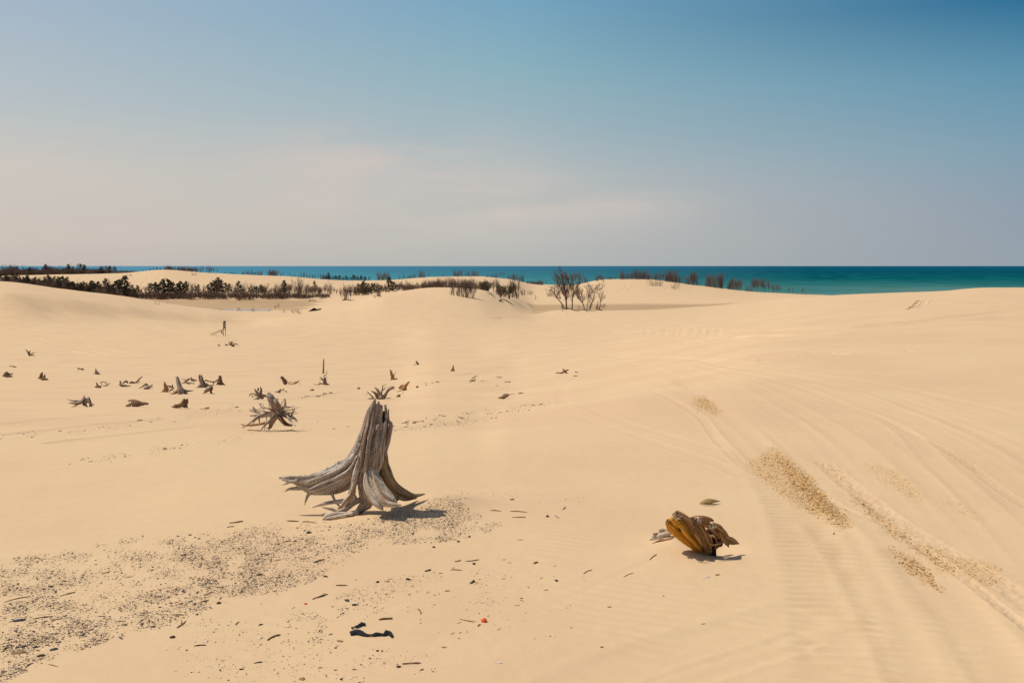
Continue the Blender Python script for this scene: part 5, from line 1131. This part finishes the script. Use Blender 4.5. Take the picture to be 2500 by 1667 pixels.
# the thicket on the bank behind the damp basin
T2 = [(0,670),(40,669),(60,671),(90,675),(120,675),(150,677),(180,683),(210,688),(225,684),(240,690),(262,684),(275,692),(290,678),(305,677),(315,690),(330,697),(350,700),(372,692),(405,684),(425,686),(450,688),(480,692),(500,694),(528,678),(545,688),(570,688),(590,690),(612,692),(630,700),(660,688),(680,698),(694,686)]
def bk(u): return ('y', random.uniform(345, 395))
seq(np.linspace(4, 645, 104), bk, T2, ['conifer', 'conifer', 'olive_conifer', 'bare', 'shrub'], '{k} in the thicket behind the damp basin at left', '{k}s of the left thicket', 1.0, 5)
seq(np.linspace(0, 690, 80), lambda u: ('y', random.uniform(338, 352)), [(0,690),(150,700),(250,712),(400,712),(690,714)], ['brush'], '{k} along the foot of the left thicket', '{k}s along the thicket foot', 1.1, 2)
for u, b_, tp, k, l in [(694,728,685,'conifer','darkest pointed conifer at the right end of the left thicket'), (673,733,692,'bare','bare forked tree at the front of the thicket left of the darkest conifer'), (535,726,676,'bare','pale trunked bare tree rising out of the left thicket'), (615,731,690,'bare','slim bare tree at the basin bank with roots showing'),
    (584,734,700,'shrub','small bare shrub on washed out roots at the basin bank'), (732,728,676,'bare','tall thin bare tree right of the darkest conifer'), (768,712,686,'conifer','loose dark conifer with bare base right of the thin bare tree'), (747,712,705,'round','small dark evergreen mound left of the loose conifer'),
    (803,726,686,'bare','broad bare tree with several stems in the middle distance'), (845,733,690,'shrub','dense upright bare shrub standing on exposed roots'), (856,732,693,'bare','bare forked sapling beside the dense shrub on exposed roots'), (888,722,686,'olive_conifer','bushy olive tree left of the leaning bare shrub'),
    (924,724,690,'shrub','bare shrub with spidery exposed roots on the dune flank'), (950,716,676,'olive_conifer','dark bushy tree on the left flank of the central dune'), (995,705,684,'redshrub','reddish shrub behind the left shoulder of the central dune')]:
    plant(u, b_, tp, k, l, None, .9)
seq(np.linspace(640, 860, 30), lambda u: ('y', random.uniform(370, 420)), [(640,700),(730,690),(800,696),(860,700)], ['bare', 'shrub', 'brush', 'bare'], '{k} scattered right of the left thicket', '{k}s right of the thicket', .9, 5)
seq(np.linspace(690, 800, 16), lambda u: ('y', random.uniform(345, 360)), [(700,714),(790,716)], ['brush'], '{k} on the bank right of the darkest conifer', 'brush clumps on the right bank', 1.0)
seq(np.linspace(870, 1010, 24), lambda u: ('y', random.uniform(345, 400)), [(880,694),(920,690),(1010,690)], ['shrub', 'brush', 'olive_conifer'], '{k} on the left flank of the central dune', '{k}s on the left flank', 1.0, 4)
# behind the rim of the central dune
seq(np.linspace(990, 1180, 44), lambda u: ('y', random.uniform(318, 350)), [(990,690),(1060,684),(1100,680),(1180,688)], ['shrub', 'redshrub', 'shrub', 'brush'], '{k} behind the rim of the central dune', '{k}s behind the central rim', .8, 4)
for u, b_, tp in [(1109,721,680),(1123,724,682),(1126.5,724,684),(1132,725.5,683),(1136,726.5,681),(1148,727,684),(1152,727.5,680),(1158,730,687)]:
    plant(u, b_, tp, 'bare', {1109: 'leftmost dark bare tree of the row on the central dune slope', 1158: 'rightmost bare tree of the row on the central dune slope, casting a long shadow'}.get(int(u), 'dark bare tree in the row on the central dune slope'), 'bare trees in the row on the central slope', .8)
for u, b_, tp in [(1102,720,700),(1116,722,700),(1129,725,702),(1142,727,700),(1155,729,704),(1119,723,694),(1139,727,690),(1107,721,696)]: plant(u, b_, tp, 'shrub', 'spindly bare sapling among the row on the central dune slope', 'saplings in the central row', .7)
for u, y_, tp, wd, l in [(1178, 312, 686, .85, 'left one of two round dark evergreen bushes on the central dune'), (1192, 305, 684, .85, 'tallest round dark evergreen bush right of the bare tree row'), (1224, 300, 693, .8, 'olive evergreen bush left of the thick dark trunk'), (1243, 296, 691, .8, 'dark evergreen bush behind the thick dark trunk')]:
    plant(u, ('y', y_), tp, 'round', l, None, wd)
for u, b_, tp, k, l in [(1205,716,682,'bare','thin pale bare tree between the two evergreen bushes'), (1213,718,680,'bare','taller thin bare tree between the evergreen bushes'), (1222,727,700,'shrub','small bare sapling in front of the olive evergreen bush'), (1245,728,688,'bare','thick dark leaning trunk at the right of the evergreen bushes'), (1252,727,676,'bare','tall bare tree with an open crown right of the thick trunk'), (1261,729,694,'redshrub','dense reddish shrub at the right end of the central cluster'), (1266,723,684,'bare','last bare tree at the right end of the central cluster'), (1274,721,702,'shrub','thin twiggy sapling right of the central cluster'), (1280,721,704,'shrub','thinnest sapling standing apart right of the central cluster'), (1291,719,709,'grass','left one of two tiny stem tufts on pale sand'), (1297,719,709,'grass','right one of two tiny stem tufts on pale sand')]:
    plant(u, b_, tp, k, l, None, .8)
# along the far ridge, against the lake
def ridge(pairs, y0, y1, base_label, grp):
    for u0, u1, n, tp, kinds, wd in pairs:
        for u in np.linspace(u0, u1, n):
            k = random.choice(kinds); plant(u + random.uniform(-1.5, 1.5), ('y', random.uniform(y0, y1)), tp + random.uniform(-1.5, 5), k, base_label.format(k=DESC[k]), grp.format(k=DESC[k]), wd)
sh = ['shrub', 'shrub', 'bare', 'redshrub']
ridge([(592,640,12,658,sh,1.0),(656,674,7,658,['shrub','shrub','brush'],.8),(684,692,2,662,sh,.8),(700,790,14,666,sh,.9),(735,742,2,660,['bare'],.7)], 596, 612, '{k} on the low left part of the far ridge', '{k}s on the low left ridge')
ridge([(792,892,24,672,['conifer'],1.0),(790,806,4,667,['conifer'],1.0),(893,902,2,675,['conifer'],1.0)], 604, 620, '{k} in the long dark row on the far ridge', 'dark conifers in the ridge row')
ridge([(925,948,8,662,sh,.8),(946,962,3,678,['round','brush'],1),(976,985,3,668,sh,.7),(994,1014,6,668,sh,.8),(1022,1036,5,660,['shrub','redshrub'],.7),(1042,1046,2,664,['bare'],.6),(1066,1098,7,670,sh,.7)], 590, 604, '{k} on the ridge left of the central crest', '{k}s on the left of the central crest')
ridge([(1108,1128,7,657,['shrub','bare'],.8),(1138,1146,3,660,sh,.6),(1152,1168,6,659,['redshrub','shrub'],.6),(1184,1196,4,669,sh,.6),(1202,1216,5,664,sh,.6),(1222,1230,2,662,['bare'],.6)], 590, 606, '{k} on the central crest against the lake', '{k}s on the central crest')
ridge([(1240,1262,9,668,sh,.8),(1266,1276,5,670,['shrub','bare'],.7),(1285,1322,11,683,['brush','shrub'],.9),(1332,1336,2,684,['bare'],.8)], 590, 606, '{k} right of the central crest where the ridge dips', '{k}s at the dip of the ridge')
ridge([(1374,1382,2,664,['bare'],.9),(1395,1398,2,666,['bare'],.8),(1404,1412,2,660,['bare'],.8),(1418,1430,4,672,sh,.8),(1456,1468,6,669,sh,.8),(1470,1502,8,671,['redshrub','shrub'],.6)], 584, 600, '{k} on the ridge behind the bare tree group', '{k}s behind the bare tree group')
ridge([(1516,1524,4,659,['redshrub','shrub'],.9),(1530,1544,5,664,['shrub'],.8),(1550,1580,12,657,['redshrub','shrub'],.8),(1582,1600,6,666,sh,.9),(1604,1620,5,664,['redshrub','bare'],.8),(1624,1652,11,659,['shrub','redshrub'],.7),(1658,1664,3,668,['shrub'],.6)], 588, 602, '{k} crowded along the top of the highest right dune', '{k}s on the highest right dune')
ridge([(1674,1684,4,669,['shrub','redshrub'],.8),(1688,1700,5,662,['bare','shrub'],.8)], 588, 600, '{k} in the fan shaped clump below the highest right dune', '{k}s of the fan shaped clump')
ridge([(1728,1742,5,668,sh,.8),(1748,1764,6,667,['shrub','bare'],.8)], 585, 600, '{k} in the second clump going down the right ridge', '{k}s of the second clump')
ridge([(1778,1792,5,678,sh,.8),(1796,1808,4,678,['shrub','bare'],.8)], 585, 600, '{k} in the third clump going down the right ridge', '{k}s of the third clump')
ridge([(1820,1832,3,690,sh,.6),(1838,1850,4,678,['bare'],.9),(1858,1876,4,679,['bare'],.8)], 580, 600, '{k} in the thin fourth clump near the beach', '{k}s of the fourth clump')
ridge([(1884,1904,4,692,['bare'],.9),(1926,1934,2,700,['bare'],.8),(1960,1963,1,703,['bare'],.8),(1970,1974,1,712,['grass'],1)], 600, 640, 'small thin {k} above the beach', 'thin {k}s above the beach')
for u, b_, tp, l in [(1592,698,678,'left one of three leafless tufts on the high right dune face'), (1601,698,684,'middle one of three leafless tufts on the high right dune face'), (1612,699,684,'right one of three leafless tufts on the high right dune face'), (1650,706,684,'yellowish leafless shrub alone on the dune face at right')]:
    plant(u, b_, tp, 'grass', l, None, .9)
for u, v in [(318,674),(470,672),(476,672),(1268,686),(1290,689),(1300,690),(1322,692)]: plant(u, v, v - 7, 'grass', 'tiny dry tuft on the far dune crest', 'tiny dry tufts on far crests', 1.2)
# red brown stems standing in the basin
for u, v, h in [(582,757,9),(618,761,14),(672,753,10),(680,750,12),(693,764,12),(713,763,10),(716,765,10),(727,764,11),(731,767,14),(722,762,8),(380,742,8),(388,744,7),(408,742,6)]:
    plant(u, v, v - h, 'grass', 'thin reddish stems standing in the damp basin', 'reddish stems in the damp basin', .5)
# the bare tree group, every trunk measured
K8 = (1330, 650, 13.065)
def measured(label, anchor, limbs, twig=1.0, seed=1):
    f8 = Frame(*K8, *anchor); R_ = random.Random(seed); root = tag(empty('bare_tree', f8.base), label, 'tree', 'bare trees of the central group')
    g_ = Geo(); V, Fc = [], []; o = f8.base
    for li, lb in enumerate(limbs):
        dep = [R_.uniform(-.4, .4) if li else 0]; pts = []
        for i, q in enumerate(lb): pts.append(f8.p(q[0], q[1], 0 if li == 0 else dep[0] * i * 1.0))
        tube(g_, pts, [max(f8.m(q[2]) * .62, .03) for q in lb], 7, .15, sub=4)
        for i in range(1, len(lb)):
            if li == 0 and i < len(lb) * .6: continue
            a = Vector(pts[i - 1]); b_ = Vector(pts[i])
            for k in range(int(4.2 * twig) + 1):
                q = a.lerp(b_, R_.random()) - o; d = ((b_ - a).normalized() * .7 + Vector((R_.gauss(0, .5), R_.gauss(0, .5), R_.gauss(.25, .3)))).normalized()
                grow(V, Fc, q, d, R_.uniform(.6, 1.3), .028, 2, R_, .45, .3, 2, .010)
    g_.obj('trunk', M_bark, root, o); o2 = link(mesh('crown', V, Fc, M_twig), 'crown', root); return root
measured('thickest and tallest bare tree of the central group', (690, 1385), [[(690,1390,46),(688,1250,42),(682,1100,38),(678,950,32)],[(678,960,26),(640,800,20),(600,640,16),(565,470,12),(552,300,8),(552,180,4)],[(680,960,26),(700,780,20),(722,620,15),(762,460,10),(720,340,5)],[(660,1000,20),(590,900,16),(530,790,13),(480,650,10),(430,500,7),(380,420,4)],[(690,1040,18),(740,900,14),(780,760,10),(800,640,6)],[(670,930,16),(640,700,12),(650,520,9),(670,380,5)],[(600,640,12),(500,480,8),(450,380,5),(380,330,3)],[(600,860,12),(500,700,9),(440,560,6),(330,500,4)]], 1.4, 1)
measured('bare tree leaning far left out of the central group', (650, 1380), [[(652,1385,30),(560,1225,26),(480,1112,23),(400,1022,20)],[(400,1022,17),(335,900,12),(240,815,9),(170,800,5)],[(400,1025,14),(300,965,8),(210,945,6),(130,942,3)],[(400,1020,12),(420,900,9),(430,760,6),(400,680,4)],[(360,940,10),(300,800,7),(290,700,4)]], 1.1, 2)
measured('straight forked bare tree second from the thickest trunk', (870, 1378), [[(870,1382,30),(876,1190,27),(885,1000,24)],[(885,1005,20),(862,850,13),(842,700,9),(830,600,5)],[(890,1000,20),(925,890,15),(990,700,11),(1100,570,5)],[(920,900,12),(910,720,9),(925,600,5)],[(900,980,12),(980,880,8),(1060,780,4)]], 1.0, 3)
measured('crooked bare tree leaning left in the middle of the central group', (1262, 1380), [[(1262,1385,22),(1232,1222,20),(1132,1092,18),(1040,985,15)],[(1040,985,13),(1000,850,10),(1040,700,8),(1070,620,4)],[(1130,1090,11),(1160,950,8),(1185,780,5)],[(1080,1030,10),(1110,900,8),(1060,740,5)],[(1232,1225,10),(1200,1150,8),(1210,1080,5)]], 1.6, 4)
measured('slender upright bare tree right of the crooked one', (1346, 1392), [[(1344,1396,19),(1366,1190,17),(1392,1020,15)],[(1392,1025,12),(1402,860,9),(1330,700,7),(1310,620,3)],[(1400,1010,12),(1480,880,9),(1560,750,4)],[(1402,860,8),(1420,720,6),(1400,620,3)],[(1420,950,8),(1440,830,5)]], .9, 5)
measured('double stemmed bare tree leaning right in the central group', (1430, 1392), [[(1405,1396,20),(1482,1205,20),(1550,1052,18),(1582,880,14)],[(1455,1392,16),(1475,1260,14),(1510,1120,10),(1525,1040,6)],[(1582,880,11),(1620,740,8),(1710,630,5),(1830,570,3)],[(1600,860,10),(1690,770,7),(1850,715,3)],[(1560,900,8),(1500,780,5)],[(1530,1050,7),(1440,1015,4)]], .9, 6)
measured('short y shaped bare tree at the right end of the central group', (1742, 1378), [[(1742,1382,19),(1768,1190,17),(1780,1062,14)],[(1780,1065,11),(1715,950,8),(1705,830,4)],[(1782,1065,10),(1812,950,7),(1850,780,3)],[(1780,1090,9),(1830,1085,6),(1880,1000,3)],[(1765,1260,11),(1800,1290,10),(1818,1305,7)]], .7, 7)
for u, v, tp, k, l in [(1373,755,742,'shrub','small bare shrub between the leaning tree and the thickest trunk'), (1414,754,742,'grass','low yellowish brush under the crooked tree'), (1457.5,757,733,'shrub','thin sapling left of the short y shaped tree'), (1366,730,705,'bare','background bare tree left of the thickest trunk'), (1380,733,690,'bare','background bare tree right of the thickest trunk'), (1412,730,700,'shrub','background bushy tree behind the crooked one'), (1368,729,724,'round','dark mound at the foot of the background tree')]:
    plant(u, v, tp, k, l, None, .9)
# fallen limbs at the feet of the groups
def limbs_at(label, pts_list, r, group=None):
    g_ = Geo(); o = None
    for pl in pts_list:
        P3 = [hit(*q) for q in pl]; o = o or P3[0].copy(); rr = r * P3[0].y / F
        tube(g_, [(p.x, p.y, p.z + rr * .6) for p in P3], [rr * (1 - .6 * i / max(1, len(P3) - 1)) for i in range(len(P3))], 6, .2, sub=3)
    return tag(g_.obj('fallen_branch', M_bark, None, o), label, 'branch', group)
limbs_at('long roots running right from the thickest trunk of the central group', [[(1384,752),(1395,756),(1406,759),(1416,761)],[(1380,755),(1374,759),(1371,760)],[(1384,755),(1383,763)]], 1.0)
limbs_at('low fallen limbs under the middle of the central group', [[(1408,757),(1425,757),(1440,759),(1454,761)],[(1420,756),(1436,758)],[(1428,758),(1437,762)]], .9)
limbs_at('fallen twigs under the short y shaped tree', [[(1455,757),(1466,758),(1472,759)],[(1462,757),(1470,757)]], .8)
limbs_at('dead branches heaped below the evergreen bushes on the central dune', [[(1219,737),(1224,731),(1232,733),(1245,741),(1256,747)],[(1231,733),(1238,735),(1250,742)],[(1222,735),(1229,740)],[(1218,733),(1228,736)]], 1.1)
limbs_at('dead roots trailing down left of the evergreen bushes', [[(1191,716),(1200,721),(1210,728)],[(1196,715),(1206,722)]], 1.1)
limbs_at('broken limb lying on the sand in front of the left thicket', [[(754,736),(762,733),(771,734),(768,736)],[(755,733),(764,734)]], .8)
limbs_at('spidery roots under the dense upright shrub', [[(836,734),(842,730),(850,733),(866,734)],[(840,734),(846,731)],[(850,731),(856,735)]], 1.0)
limbs_at('roots under the bare shrub on the dune flank', [[(911,724),(920,720),(928,722),(932,724)],[(914,727),(922,722)],[(924,722),(930,727)]], .8)
# pale wooden timbers visible beside the basin bank
# tell repeats with one label apart by their order from the left
from collections import defaultdict
D_ = defaultdict(list)
for o in C.objects:
    if o.parent is None and 'label' in o and o.get('kind') is None: D_[o['label']].append(o)
WD = 'first second third fourth fifth sixth seventh eighth ninth tenth eleventh twelfth'.split()
for lab, L_ in D_.items():
    if len(L_) < 2: continue
    L_.sort(key=lambda o: o.location.x / o.location.y)
    for i, o in enumerate(L_):
        w_ = WD[i] if i < 12 else f"{i + 1}{'th' if 10 < (i + 1) % 100 < 14 else {1: 'st', 2: 'nd', 3: 'rd'}.get((i + 1) % 10, 'th')}"
        o['label'] = f'{w_} from left, {lab}'
        if len(o['label'].split()) > 16: print('LONG', o['label'])
for u_ in range(0, 2500, 100):
    i_ = int(np.interp(u_, uc, np.arange(len(uc)))); vv_ = HV + F * (CZ - ZG[i_]) / np.maximum(yr, 1); q_ = (yr > 200) & (yr < 320); print(u_, round(vv_[q_].min(), 1), end='; ')
print('objects', len(bpy.data.objects), 'polys', sum(len(m.polygons) for m in bpy.data.meshes))
